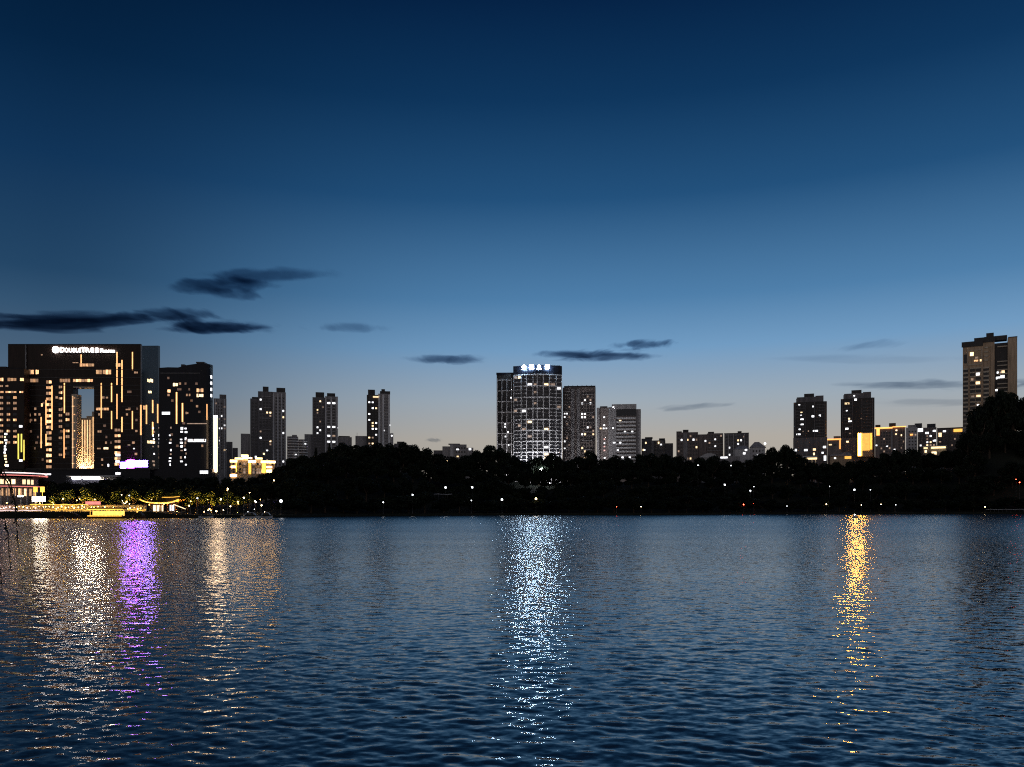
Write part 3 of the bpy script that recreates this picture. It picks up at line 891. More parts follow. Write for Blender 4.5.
def brown_tower():
    b = Bld('apartment_tower', 'brown-grey rounded tower standing directly right of the white-gridded tower', 'apartment tower', 579, 760)
    pts = [(b.x(562.6 + 33 * t), -3 * math.sin(math.pi * t)) for t in np.linspace(0, 1, 12)] + [(b.x(595.8), 18), (b.x(562.6), 18)]
    b.mbp('wall', 'brown').prism(pts, 0, b.z(387.4))
    b.box('parapet', 564, 595.4, 385.8, 387.4, .4, 15, 'dark_wall')
    for k in range(6): b.box('roof_post', 568 + k * 4.6, 568.5 + k * 4.6, 385.0, 385.8, 2, 2.5, 'steel')
    for px in (571, 576.6): b.box('pale_rib', px, px + 3.4, 388.6, None, -3.6, -2.2, 'concrete')
    for k in range(8): b.box('balcony', 581.5, 592.5, 394 + k * 9.2, 394.7 + k * 9.2, -3.3, -1, 'concrete')
    for k in range(24): b.box('balcony', 563.4, 570.6, 391 + k * 3.3, 391.5 + k * 3.3, -2.4, .2)
    f = lambda px: -3 * math.sin(math.pi * (px - 562.6) / 33.2) - .05
    b.grid(563.6, 570.4, 3, 391.5, 460, 20, .6, .5, lit=[(0, 6, 'lit_white'), (1, 6), (0, 7, 'lit_white'), (0, 14), (0, 16), (0, 20)], prob=.03, curve=f)
    b.grid(580.8, 594.6, 5, 391.5, 460, 20, .55, .5, lit=[(0, 3, 'lit_white'), (1, 2), (3, 3, 'lit_white'), (0, 6), (1, 6, 'lit_white'), (0, 7, 'lit_white'), (1, 7), (2, 10), (0, 12, 'lit_white'), (1, 12), (4, 12), (0, 16), (1, 17), (0, 19), (1, 19)], prob=.02, curve=f)
    b.done()


brown_tower()


def office_pair():
    b = Bld('office_building', 'brown and grey office block with light horizontal bands and a dark glass top floor', 'office building', 618.5, 720)
    b.box('wall', 596.6, 612.2, 407.4, None, 2, 16, 'brown')
    b.box('wall', 612.2, 636.2, 404.4, None, 0, 16)
    b.box('end_wall', 636.2, 640.8, 409.4, None, .6, 16, 'concrete')
    b.box('crown', 611.8, 636.4, 404.2, 409, -.5, -.02, 'concrete')
    b.box('top_glass', 616.4, 636, 409.2, 416, -.2, -.02, 'glass')
    b.box('corner_pier', 611.9, 616.2, 409.1, None, -.5, -.02, 'concrete')
    b.box('pale_pier', 596.8, 599.4, 407.8, None, 1.4, 1.98, 'concrete')
    b.box('pale_pier', 608.4, 611.8, 407, None, 1.4, 1.98)
    b.box('roof_house', 600, 607.4, 406, 407.4, 4, 10, 'dark_wall')
    for k in range(13): b.box('band', 616.4, 635.8, 417.4 + k * 3.7, 419.0 + k * 3.7, -.45, -.02, 'pale')
    b.grid(616.6, 635.8, 8, 419.0, 463, 12, .8, .42, lit=[(1, 0), (3, 3, 'lit_white'), (6, 3, 'lit_white'), (1, 6, 'lit_white'), (2, 10, 'lit_white'), (5, 10), (0, 8)], d=.02)
    for px, py, m in [(604.2, 417, 'lit_white'), (604.2, 425, 'lit_white'), (600.6, 428.2, 'lit_warm'), (603.6, 428.2, 'lit_white'), (606.4, 428.2, 'lit_white'), (604.4, 439, 'lit_red'), (604.4, 443, 'lit_white'), (604.4, 446.4, 'lit_red'), (604.4, 450.3, 'lit_red'), (604.6, 457.8, 'lit_white')]:
        b.win(px, py, 1.5, 1.3, m, 2)
    for px, py in ((613, 428), (614.2, 442.6), (613.4, 407)): b.win(px, py, 2.4 if py == 442.6 else 1.6, 1.3, 'lit_white', -.5)
    b.done()


office_pair()


def mid_blocks():
    b = Bld('apartment_block', 'dim grey stepped apartment block at the right foot of the banded office block', 'apartment block', 657, 760)
    b.box('wall', 641.4, 652, 438.4, None, 0, 10, 'dark_tile'); b.box('wall', 652, 665.4, 440.4, None, 1, 10); b.box('wall', 665.4, 673, 443.4, None, 2, 10)
    b.box('roof_house', 645, 652.6, 437, 438.4, 2, 7, 'dark_wall'); b.box('roof_house', 659, 665, 438.4, 440.4, 3, 7)
    b.box('pale_pier', 651.4, 653.6, 440.5, None, -.4, .98, 'concrete')
    b.grid(642, 665, 9, 441, 462, 6, .5, .5, d=.98 * 0, lit=[(6, 0), (0, 2)], prob=.03)
    for px, py in ((644.5, 449.8), (661, 444.6)): b.win(px, py, 1.5, 1.2, 'lit_white', 0)
    b.done()
    b = Bld('apartment_block', 'wide brown-grey apartment block of three stepped sections with scattered lit windows', 'apartment block', 700, 740)
    b.box('wall', 676.2, 698, 432, None, 0, 12, 'brown'); b.box('wall', 698, 707, 434.4, None, 2, 12); b.box('wall', 707, 723, 433.6, None, 1, 12)
    b.box('roof_house', 682.8, 688.4, 429.4, 432, 2, 8, 'dark_wall'); b.box('roof_house', 708, 714, 432, 433.6, 3, 8)
    b.box('roof_house', 676.2, 681.6, 430.9, 432, 2, 9)
    b.box('pale_pier', 683.4, 687.4, 433, None, -.4, -.02, 'concrete')
    for k in range(6): b.box('balcony', 707.4, 722.6, 437 + k * 3.4, 437.6 + k * 3.4, .2, .98, 'concrete')
    b.grid(677, 698, 7, 434, 464, 8, .5, .5, lit=[(1, 1, 'lit_white'), (3, 1), (5, 1, 'lit_white'), (2, 5), (4, 6)], prob=.03)
    b.grid(708, 722.4, 5, 434.6, 462, 8, .5, .5, d=1, lit=[(2, 1, 'lit_white')], prob=.03)
    b.win(705.4, 441, 1.6, 1.6, 'lit_white', 2)
    b.done()
    b = Bld('apartment_block', 'dark flat apartment block with a small roof tower, last in the row of low blocks', 'apartment block', 736.5, 720)
    b.box('wall', 724.2, 748.8, 433.4, None, 0, 12, 'dark_tile'); b.box('roof_house', 737.6, 741.6, 431.2, 433.4, 2, 6, 'dark_wall')
    b.box('parapet', 724, 749, 432.9, 433.4, -.2, .5, 'dark_wall')
    for px in (728, 733, 744): b.box('pale_pier', px, px + .9, 434, None, -.4, -.02, 'concrete')
    b.grid(725, 748.4, 8, 435, 460, 7, .5, .45, lit=[(4, 1, 'lit_warm'), (5, 1, 'lit_white'), (4, 2, 'lit_white'), (1, 3, 'lit_white')], prob=.02)
    b.done()
    b = Bld('house', 'pale low villa with a hipped roof, half hidden in trees, lit by white lights', 'house', 750, 600)
    b.box('wall', 734.4, 750, 449, None, 0, 8, 'pale'); b.box('wall', 750, 765, 447.4, None, 1, 9)
    z0, z1 = b.z(449), b.z(445.4)
    b.mbp('roof', 'concrete').add([(b.x(733.6), -.5, z0), (b.x(750), -.5, z0), (b.x(750), 8.4, z0), (b.x(733.6), 8.4, z0), (b.x(738.6), 4, z1), (b.x(746), 4, z1)], [(0, 1, 5, 4), (1, 2, 5), (2, 3, 4, 5), (3, 0, 4), (3, 2, 1, 0)])
    z0, z1 = b.z(447.4), b.z(441.6)
    b.mbp('roof', 'concrete').add([(b.x(749.4), .4, z0), (b.x(766), .4, z0), (b.x(766), 9.4, z0), (b.x(749.4), 9.4, z0), (b.x(754.6), 5, z1), (b.x(759), 5, z1)], [(0, 1, 5, 4), (1, 2, 5), (2, 3, 4, 5), (3, 0, 4), (3, 2, 1, 0)])
    for px, py in ((746, 449.8), (744.2, 453.2), (757.4, 455.6)): b.win(px, py, 2.2, 1.8, 'lit_white', 0 if px < 750 else 1)
    b.grid(752, 764, 4, 449, 458, 2, .5, .5, d=1)
    b.done()
    b = Bld('hall', 'low hall with a pale arched roof below the row of low apartment blocks', 'hall', 718, 560)
    pts = [(b.x(698.4 + 22 * t), b.z(457.4) + b.sz * 4.4 * math.sin(math.pi * t)) for t in np.linspace(0, 1, 12)]
    mb = MB().prism([(x, z) for x, z in pts], 0, 14); mb.v = [(x, z, y) for x, y, z in mb.v]
    b.parts['roof'] = [mb, 'pale']
    b.box('wall', 698.6, 720.2, 457.5, None, .4, 13, 'concrete'); b.box('wall', 720.4, 740, 456.6, None, 1, 12)
    b.win(724, 457.6, 7, 1.6, 'lit_white', 1); b.win(703, 461, 3, 2, 'glass', .4)
    b.done()


mid_blocks()


def dark_twin(px0, px1, ytop, label, lits, amber=False):
    pc = (px0 + px1) / 2
    b = Bld('apartment_tower', label, 'apartment tower', pc, 640)
    w = px1 - px0
    u = lambda f: px0 + f * w
    yt = ytop + 8.2
    c = 1.2
    b.mbp('wall', 'dark_wall').prism([(b.x(px0), c), (b.x(px0 + 1.6), 0), (b.x(px1 - 1.6), 0), (b.x(px1), c), (b.x(px1), 18), (b.x(px0), 18)], 0, b.z(yt))
    b.box('roof_house', u(.1), u(.9), ytop + 3.2, yt, 1.5, 14, 'dark_tile')
    b.box('roof_house', u(.08), u(.3), ytop + 4.4, yt, .8, 1.48)
    b.box('roof_tank', u(.32), u(.62), ytop, ytop + 3.2, 3, 10, 'dark_wall')
    b.box('roof_house', u(.66), u(.9), ytop + 2.4, ytop + 3.2, 1.6, 9)
    for f in (.04, .34, .62, .93): b.box('pilaster', u(f), u(f) + .7, yt + .6, None, -.35, -.02, 'dark_tile')
    k = yt + 3
    while k < 460:
        b.box('floor_band', u(.08), u(.33), k, k + .45, -.25, -.02, 'dark_tile'); b.box('floor_band', u(.66), u(.92), k, k + .45, -.25, -.02)
        k += 3.1
    b.box('base_block', px0 - .3, px1 + .3, 437.5, None, -.8, -.36, 'dark_tile')
    for px, py, ww, hh, m in lits: b.win(px, py, ww, hh, m, -.8 if py > 437.6 else 0)
    b.grid(u(.08), u(.34), 3, yt + 3.3, 436, 9, .5, .5)
    b.grid(u(.64), u(.92), 3, yt + 3.3, 436, 9, .5, .5)
    b.done()
    return b


dark_twin(793.4, 826.8, 393.6, 'black stepped-roof tower with scattered white windows, without an amber light panel', [
    (799.2, 404.6, 1.8, 1.5, 'lit_white'), (813, 406.6, 1.4, 1.4, 'lit_white'), (801.4, 412, 2, 1, 'lit_warm'), (801, 414.6, 1.6, 1.2, 'lit_white'), (802, 419, 3, 1.2, 'lit_white'), (813.2, 416.4, 3, 1.8, 'lit_white'), (819.8, 416, 1.9, 2, 'lit_white'),
    (801.8, 424, 3.4, 1.5, 'lit_white'), (799.6, 429, 1.8, 1.2, 'lit_white'), (798.4, 434, 4, 1.3, 'lit_white'), (815.4, 431, 4.8, 1.4, 'lit_white'), (803, 431.2, 1, 1, 'lit_dim'), (808.4, 431, 1, 1.2, 'lit_dim'),
    (795.2, 449.8, 3, 2.2, 'lit_white'), (805.8, 450, 3.4, 2, 'lit_white'), (814.4, 449.6, 2.8, 2, 'lit_warm'), (824.4, 447.4, 3, 2.2, 'lit_white'), (814, 454, 1.6, 2.4, 'lit_warm'), (822.6, 453, 2, 1.6, 'lit_white')])
bt = dark_twin(840.6, 874.4, 390, 'black tower with stepped roof and a blazing amber light panel at its lower right', [
    (854.2, 395.6, 1.5, 1.2, 'lit_white'), (855.6, 399.6, 2.4, 2, 'lit_white'), (847, 403, 4.6, 1.8, 'lit_warm'), (846.8, 410.4, 1.8, 1.4, 'lit_white'), (849, 418.4, 2, 1.6, 'lit_warm'), (850, 420.8, 3.4, 1.6, 'lit_white'), (861.4, 418.6, 1.2, 1, 'lit_dim'),
    (846.8, 428.4, 3, 1.8, 'lit_white'), (850, 433.2, 2, 1.2, 'lit_dim'), (847.4, 441.4, 2.4, 1.6, 'lit_warm')])
pb = MB().box(bt.x(857.4), bt.x(872.4), -3.6, -.85, bt.z(457), bt.z(433.2)).build('light_panel', M['cream'], bt.root)
MB().box(bt.x(858.7), bt.x(860.7), -3.9, -3.62, bt.z(455.6), bt.z(434)).build('light_tube', M['amber_box'], pb)
for p0, p1 in ((857.5, 858.66), (860.74, 862.1)): MB().box(bt.x(p0), bt.x(p1), -3.8, -3.62, bt.z(456.4), bt.z(433.5)).build('diffuser', M['amber_edge'], pb)
MB().box(bt.x(870), bt.x(871.9), -3.9, -3.62, bt.z(450), bt.z(434)).build('light_tube', M['gold_line'], pb)
MB().box(bt.x(862.2), bt.x(869.6), -3.8, -3.62, bt.z(451), bt.z(434)).build('light_tube', M['amber_soft'], pb)


def right_lows():
    b = Bld('petrol_canopy', 'wide flat lit canopy on posts at the foot of the left black tower', 'canopy', 807, 600)
    b.box('roof', 796.8, 817.4, 456, 457.6, 0, 7, 'white_paint'); b.box('fascia_light', 797.2, 817, 457.8, 459.6, .3, .8, 'canopy_light')
    for px in (799, 812, 815.6): b.box('post', px - .3, px + .3, 457.6, None, 2, 2.5, 'white_paint')
    b.box('kiosk', 799, 806, 460.6, None, 4, 6.5, 'concrete'); b.win(802.6, 462.6, 4, 1.6, 'lit_white', 4)
    b.done()
    b = Bld('advertising_pillar', 'upright white-lit advertising pillar between the two black towers', 'sign', 825, 600)
    b.box('frame', 823.4, 826.6, 455, 461.2, 0, .8, 'steel'); b.box('post', 824.6, 825.4, 461.2, None, .2, .6, 'steel'); b.box('light_face', 823.8, 826.2, 455.6, 460.6, -.1, -.02, 'lit_white')
    b.done()
    b = Bld('shop_building', 'low building with an orange-lit cornice in the gap between the two black towers', 'building', 834, 600)
    b.box('wall', 827.4, 841, 438.6, None, 0, 8, 'brown'); b.box('attic', 833.6, 840.6, 436.2, 438.6, 1, 6, 'brown')
    b.box('cornice_light', 827.2, 841, 438.6, 440, -.3, -.02, 'orange_line'); b.box('corner_light', 839.4, 840.6, 440.2, 449, -.3, -.02, 'orange_line')
    b.win(830.4, 444.6, 3, 1.2, 'lit_warm'); b.win(835, 445, 2.4, 1.6, 'glass')
    b.done()
    b = Bld('low_pavilion', 'long low grey roof with a small yellow-lit porch just left of the amber panel', 'building', 843, 596)
    z0, z1 = b.z(456), b.z(452)
    b.mbp('roof', 'concrete').add([(b.x(829), -1, z0), (b.x(853), -1, z0), (b.x(853), 9, z0), (b.x(829), 9, z0), (b.x(833), 4, z1), (b.x(849), 4, z1)], [(0, 1, 5, 4), (1, 2, 5), (2, 3, 4, 5), (3, 0, 4), (3, 2, 1, 0)])
    b.box('wall', 830, 852, 456.1, None, 0, 8, 'beige'); b.win(848, 457.6, 6.5, 2.6, 'amber_soft', 0, 'porch_light'); b.win(835, 458, 2, 1.4, 'lit_white')
    b.done()
    b = Bld('apartment_block', 'brown block topped by an orange light line, touching the tower with the amber panel', 'apartment block', 889, 600)
    b.box('wall', 875, 892.4, 427, None, 0, 12, 'brown'); b.box('wall', 892.4, 905, 427.4, None, 1, 12)
    b.box('cornice_light', 874.6, 892.6, 427.0, 428.4, -.5, -.02, 'orange_line'); b.box('cornice_light', 892.6, 906, 426.6, 427.4, .3, .9, 'orange_line')
    b.box('roof_house', 875.2, 880.4, 424.4, 427, 1, 6, 'dark_wall'); b.box('roof_house', 889, 895.8, 423.2, 427, 2, 8)
    b.box('pale_pier', 891, 892.6, 428.6, None, -.4, -.02, 'concrete'); b.box('corner_light', 876.4, 879.6, 428.6, 435, -.3, -.02, 'orange_line')
    for px, py in ((896.4, 430.6), (896, 434.4), (876.4, 445), (894.6, 449.8), (887, 446)): b.win(px, py, 1.6, 1.3, 'lit_white' if py > 440 else 'lit_warm', 1 if px > 892.4 else 0)
    b.grid(880, 891, 4, 431, 456, 8, .5, .5, prob=.04); b.grid(898, 904.6, 3, 431, 456, 8, .5, .5, d=1, prob=.04)
    b.done()
    b = Bld('apartment_block', 'narrow pale grey block just right of the orange-lined brown block', 'apartment block', 911, 590)
    b.box('wall', 905.8, 917.4, 427.4, None, 0, 10, 'pale'); b.box('roof_house', 908, 916, 425, 427.4, 1, 6, 'concrete')
    b.box('sign_light', 910, 913, 434, 435.4, -.3, -.02, 'orange_line'); b.box('pale_pier', 905.8, 907.2, 428, None, -.4, -.02, 'white_frame')
    b.grid(908, 917, 3, 430, 456, 8, .5, .45, prob=.04); b.win(909, 452.2, 5, 1.6, 'lit_white', -.1)
    b.done()
    b = Bld('apartment_block', 'dark block with a humped roof and several white-lit top windows', 'apartment block', 926, 600)
    b.box('wall', 917.8, 936.4, 427.6, None, 0, 12, 'brown')
    b.box('roof_house', 914.6, 922, 423, 427.6, 1, 8, 'roof'); b.box('roof_house', 927, 935.6, 424, 427.6, 2, 9)
    for px, py, w, h in [(920.4, 429.8, 5, 3.4), (927, 433, 3.4, 1.8), (934.2, 431.2, 2.8, 1.8), (934.4, 441, 3, 1.4), (939.4, 440.6, 2, 1.4)]: b.win(min(px, 935), py, w, h, 'lit_white')
    b.grid(919, 935.6, 5, 434.6, 456, 7, .5, .5, prob=.05)
    b.done()
    b = Bld('apartment_block', 'long brown block with an orange-yellow sign bar, left of the tall beige tower', 'apartment block', 951, 610)
    b.box('wall', 937, 962.6, 428.4, None, 0, 12, 'brown'); b.box('parapet', 936.8, 962.8, 427.5, 428.4, -.2, .6, 'dark_wall'); b.box('light_slab', 962.8, 967, 430, None, 1, 10, 'concrete')
    b.box('sign_light', 953.6, 962.2, 429.2, 432, -.4, -.02, 'amber_soft'); b.win(944.4, 431, 3, 1.6, 'lit_white'); b.win(940, 434.4, 3, 4, 'lit_warm')
    b.win(940, 441.4, 2, 1, 'lit_dim'); b.win(967 - 2, 441, 1.6, 6, 'lit_white', 1)
    b.grid(945, 962, 6, 434.4, 456, 7, .5, .5, prob=.04)
    b.done()
    b = Bld('market_canopy', 'yellow-lit canopy strip among the trees below the dark humped-roof block', 'canopy', 938, 585)
    b.box('roof', 923, 947, 445.4, 446.4, 0, 6, 'white_paint'); b.box('fascia_light', 931, 945.6, 446.6, 448.4, 0.2, .5, 'canopy_light'); b.box('fascia_light', 923.6, 927.6, 447, 448.4, 0.2, .5)
    for px in (924, 930, 938, 946): b.box('post', px - .25, px + .25, 446.4, None, 2, 2.4, 'steel')
    b.win(934, 453, 5, 3, 'lit_warm', 3, 'shop_light'); b.win(925.6, 451, 2, 2.4, 'lit_warm', 3, 'shop_light')
    b.box('back_wall', 923, 947, 447, None, 3, 5, 'concrete')
    b.done()
    b = Bld('market_canopy', 'thin white-lit canopy strip under the tall beige tower, partly behind the large dark tree', 'canopy', 984, 590)
    b.box('roof', 972, 999, 443, 443.9, 0, 6, 'white_paint'); b.box('fascia_light', 974.6, 994.6, 444, 445.2, 0.2, .5, 'canopy_light')
    for px in (973, 980, 988, 997): b.box('post', px - .25, px + .25, 443.9, None, 2, 2.4, 'steel')
    for px, w in ((966.4, 2), (969.4, 2.4)): b.win(px, 452, w, 3, 'lit_white', 3, 'shop_light')
    b.box('back_wall', 964, 999, 445, None, 3.1, 5, 'concrete')
    b.done()


right_lows()


def beige_tower():
    b = Bld('apartment_tower', 'tall beige tower with pale balcony bands and a blank tan side wall', 'apartment tower', 989, 620)
    b.box('wall', 962.4, 983, 340.4, None, 0, 16, 'beige'); b.box('wall', 983, 994.6, 341, None, .8, 16); b.box('recess', 994.6, 1007.6, 344, None, 2.5, 16, 'dark_wall')
    b.box('side_wall', 1007.6, 1016.8, 339.4, None, .4, 16, 'beige')
    b.box('crown', 961.2, 983, 339.8, 345, -.8, -.02, 'dark_wall'); b.box('crown', 974, 995, 337.6, 342, .2, .76); b.box('crown', 984, 1007, 336.6, 341, 1.2, 2.4)
    b.box('roof_house', 974, 1007, 336.8, 340.2, 2.6, 14, 'dark_wall'); b.box('roof_tank', 986.2, 993.8, 333, 336.6, 4, 9, 'dark_wall'); b.box('roof_edge', 1008, 1017, 338.7, 339.4, 0, 15, 'roof')
    b.box('frame', 968, 982, 348.6, 349.4, -.6, -.02, 'cream'); b.box('frame', 968, 982, 362.8, 363.8, -.6, -.02); b.box('frame', 967.2, 968, 348.6, 363.8, -.6, -.02); b.box('frame', 981.4, 982.2, 348.6, 363.8, -.6, -.02)
    b.box('pier', 968, 969.3, 364.2, None, -.5, -.02, 'beige'); b.box('pier', 981.2, 982.6, 364.2, None, -.5, -.02); b.box('pier', 990.6, 994.4, 346, None, .2, .78)
    k = 366.5
    while k < 462:
        b.box('balcony', 962.8, 967.8, k, k + 1.6, -.9, -.02, 'cream'); b.box('balcony', 969.6, 981.1, k, k + 1.1, -.9, -.02); b.box('balcony', 983.2, 989, k, k + 1.6, -.2, .78)
        k += 4.25
    for k in range(4): b.box('balcony', 984.4, 988, 346.6 + k * 4.2, 348 + k * 4.2, -.1, .78)
    for py in (347, 361.8, 365.8, 370, 374, 379, 384, 388, 392): b.box('balcony', 997.2, 1007.4, py, py + 1.0, 1.2, 2.48)
    L = [(971.6, 352.6, 3.6, 3.6, 'lit_warm'), (976, 359.6, 4, 1.6, 'hotel_room'), (981, 359.6, 2.4, 2, 'lit_warm'), (976.6, 356.6, 3, 1.8, 'lit_dim'), (977.8, 373.2, 3.6, 2.6, 'lit_white'), (972, 378.4, 2.4, 2.8, 'lit_dim'), (977.8, 382.4, 4.2, 3.2, 'lit_warm'),
         (972.6, 396, 2.8, 2.6, 'lit_dim'), (978.4, 395.8, 4.2, 3.2, 'lit_warm'), (978, 404.2, 2.2, 1.2, 'lit_white'), (973, 412, 2.2, 1.6, 'lit_white'), (978, 421, 2.4, 1.4, 'lit_white')]
    for a in L: b.win(*a[:5], 0)
    for a in [(997.6, 373.2, 1.6, 1.8, 'lit_white'), (1000.4, 373.4, 1.6, 1.8, 'lit_dim'), (1003, 373, 3, 2.8, 'lit_warm'), (998, 378.6, 4, 2.4, 'lit_white'), (1002.4, 377.6, 4, 3, 'lit_white'), (992.4 + 4, 390.6, 2, 1.8, 'lit_white')]: b.win(*a[:5], 2.5)
    r = 0
    k = 369
    while k < 440:
        for px, w, d in ((965.3, 4.8, 0), (972.4, 5.2, 0), (978.2, 5.2, 0), (986.1, 5.4, .8)):
            if not any(abs(px - a[0]) < 3 and abs(k - a[1]) < 2.5 for a in L): b.win(px, k + .2, w, 2.5, 'glass', d)
        k += 4.25
    b.win(965, 357, 3, 9, 'glass', 0)
    b.done()


beige_tower()

# ------------------------------------------------------------------ trees
def crown_mesh(seed, mat, kind='round', nleaf=4200):
    """leaf clumps spread through a lumpy crown; unit: crown about 1 wide, height 0..1 for its own bounding box"""
    g = np.random.default_rng(seed)
    if kind == 'cone':
        t = g.uniform(0, 1, nleaf) ** 1.4
        a = g.uniform(0, 6.283, nleaf)
        rr = (0.5 * (1 - t) ** .85 + .02) * (0.75 + .25 * np.sin(t * 46)) * np.sqrt(g.uniform(.2, 1, nleaf))
        P = np.stack([rr * np.cos(a), rr * np.sin(a), t], -1)
    else:
        nb = 13 if kind == 'round' else 9
        C, Rb = [], []
        for i in range(nb):
            a = g.uniform(0, 6.283); q = math.sqrt(g.uniform(0, 1)) * .34
            z = g.uniform(.22, .80)
            wz_ = math.sin(min(1, z) * math.pi) * .9 + .25
            C.append((q * math.cos(a) * wz_, q * math.sin(a) * wz_, z)); Rb.append(g.uniform(.12, .22))
        C[0] = (0, 0, .8); Rb[0] = .19
        C, Rb = np.array(C), np.array(Rb)
        k = g.integers(0, nb, nleaf)
        d = g.normal(size=(nleaf, 3)); d /= np.linalg.norm(d, axis=1)[:, None]
        rad = Rb[k] * g.uniform(.35, 1.08, nleaf) ** .5
        P = C[k] + d * rad[:, None] * np.array([1, 1, .85])
    s = g.uniform(.02, .052, nleaf)[:, None]
    u = g.normal(size=(nleaf, 3)); u /= np.linalg.norm(u, axis=1)[:, None]
    v = np.cross(u, g.normal(size=(nleaf, 3))); v /= np.linalg.norm(v, axis=1)[:, None]
    q = np.stack([P - u * s, P + v * s * .55, P + u * s, P - v * s * .55], 1)
    me = bpy.data.meshes.new('crown')
    me.from_pydata(q.reshape(-1, 3).tolist(), [], np.arange(nleaf * 4).reshape(-1, 4).tolist())
    me.materials.append(M[mat]); me.update()
    return me


def trunk_mesh(seed, kind='round'):
    r = random.Random(seed)
    mb = MB()
    if kind == 'cone':
        mb.tube([(0, 0, -.08), (0, 0, .5), (0, 0, .96)], [.028, .016, .004])
    else:
        lean = r.uniform(-.04, .04)
        mb.tube([(0, 0, -.08), (lean * .5, 0, .22), (lean, lean, .42), (lean * 1.3, 0, .7)], [.04, .03, .022, .008], 7)
        for k in range(5):
            a = r.uniform(0, 6.28); z = r.uniform(.25, .45); L = r.uniform(.16, .28)
            mb.tube([(lean, 0, z), (lean + L * .6 * math.cos(a), L * .6 * math.sin(a), z + .12), (lean + L * math.cos(a), L * math.sin(a), z + .28)], [.016, .011, .004], 5)
    return mb.mesh('trunk', M['bark'])


CROWN = [crown_mesh(100 + i, 'leaf') for i in range(7)]
CROWN_B = [crown_mesh(200 + i, 'leaf_bright', 'loose', 1500) for i in range(3)]
CONE = [crown_mesh(300 + i, 'leaf', 'cone', 2200) for i in range(2)]
TR = [trunk_mesh(i) for i in range(5)]
TRC = trunk_mesh(1, 'cone')


def tree(px, Y, top_z, width, label, group, kind='round', name=None):
    gz = ground_z(px, Y)
    h = max(2.0, top_z - gz)
    t = thing(name or {'round': 'broadleaf_tree', 'cone': 'conifer_tree', 'bright': 'small_tree'}[kind], label, 'tree', (wx(px, Y), Y, gz), random.uniform(0, 6.28), group)
    tm = TRC if kind == 'cone' else random.choice(TR)
    link('trunk', tm, t, (0, 0, 0), 0, (h, h, h))
    cm = {'round': CROWN, 'cone': CONE, 'bright': CROWN_B}[kind]
    z0 = .06 if kind != 'bright' else .25
    link('crown', random.choice(cm), t, (0, 0, z0 * h), random.uniform(0, 6.28), (width, width, h * (1 - z0) * 1.0))
    return t


ZONES = [(0, 285, 'dark tree behind the lit left waterfront, under the hotel'), (285, 340, 'dark tree on the skyline below the tower with paired lit windows'), (340, 425, 'dark tree on the rounded skyline hump left of centre'),
         (425, 513, 'dark tree on the skyline between the lone grey block and the white-signed tower'), (513, 600, 'dark tree on the skyline at the foot of the white-signed tower and its brown neighbour'),
         (600, 675, 'dark tree on the skyline at the foot of the banded office block'), (675, 765, 'dark tree on the skyline below the row of low apartment blocks'), (765, 830, 'dark tree in the tall clump left of the first black tower'),
         (830, 962, 'dark tree on the skyline below the amber panel and the orange-lit blocks'), (962, 1200, 'big dark tree in the tall clump covering the foot of the far-right beige tower')]


def zone(px):
    for a, c, l in ZONES:
        if px < c: return l
    return ZONES[-1][2]


px = 292.0
while px < 1040:
    big = px > 962
    Y = shore(px) + random.uniform(78, 100)
    if px > 980: Y = shore(px) + random.uniform(80, 94)
    yt = skyl(px) + random.uniform(-.6, 1.5)
    kind = 'cone' if abs(px - 325) < 6 or abs(px - 312) < 5 or abs(px - 914) < 6 else 'round'
    tz = wz(yt, Y)
    h = tz - ground_z(px, Y)
    wd = random.uniform(13, 17) if not big else random.uniform(16, 20)
    if kind == 'cone': wd = 7.5
    lab = zone(px) if kind == 'round' else ('dark pointed conifer rising from the skyline in front of the tower with paired windows' if px < 500 else 'dark pointed conifer below the pale grey block on the right')
    tree(px, Y, tz + 3.2 * Y / F, wd, lab, 'trees on the far shore skyline', kind)
    px += random.uniform(11, 13.5) if not big else 11
px = 290.0
while px < 1036:
    Y = shore(px) + random.uniform(104, 118)
    tree(px, Y, wz(skyl(px) + random.uniform(1.5, 4), Y), random.uniform(14, 18) * (1.4 if px > 965 else 1), zone(px), 'trees on the far shore skyline')
    px += random.uniform(13, 16)
# rows in front, down the slope to the water
for row, (d0, d1, step, hh, lab) in enumerate([(55, 70, 16, (10, 13), 'dark tree in the unlit upper slope of the far shore woods'), (30, 42, 18, (9, 13), 'dark tree in the unlit middle slope of the far shore woods'), (8, 15, 17, (6, 10), 'low dark tree at the water edge of the unlit far shore')]):
    px = 286.0 + row * 5
    while px < 1036:
        Y = shore(px) + random.uniform(d0, d1)
        gz = ground_z(px, Y)
        big = px > 962
        h = random.uniform(*hh) * (1.5 if big and row < 2 else 1)
        tz = min(gz + h, wz(skyl(px) + 4, Y))
        tree(px, Y, max(tz, gz + 4), random.uniform(12, 17) * (1.25 if big else 1), lab, 'trees of the far shore woods')
        px += step * random.uniform(.8, 1.2)
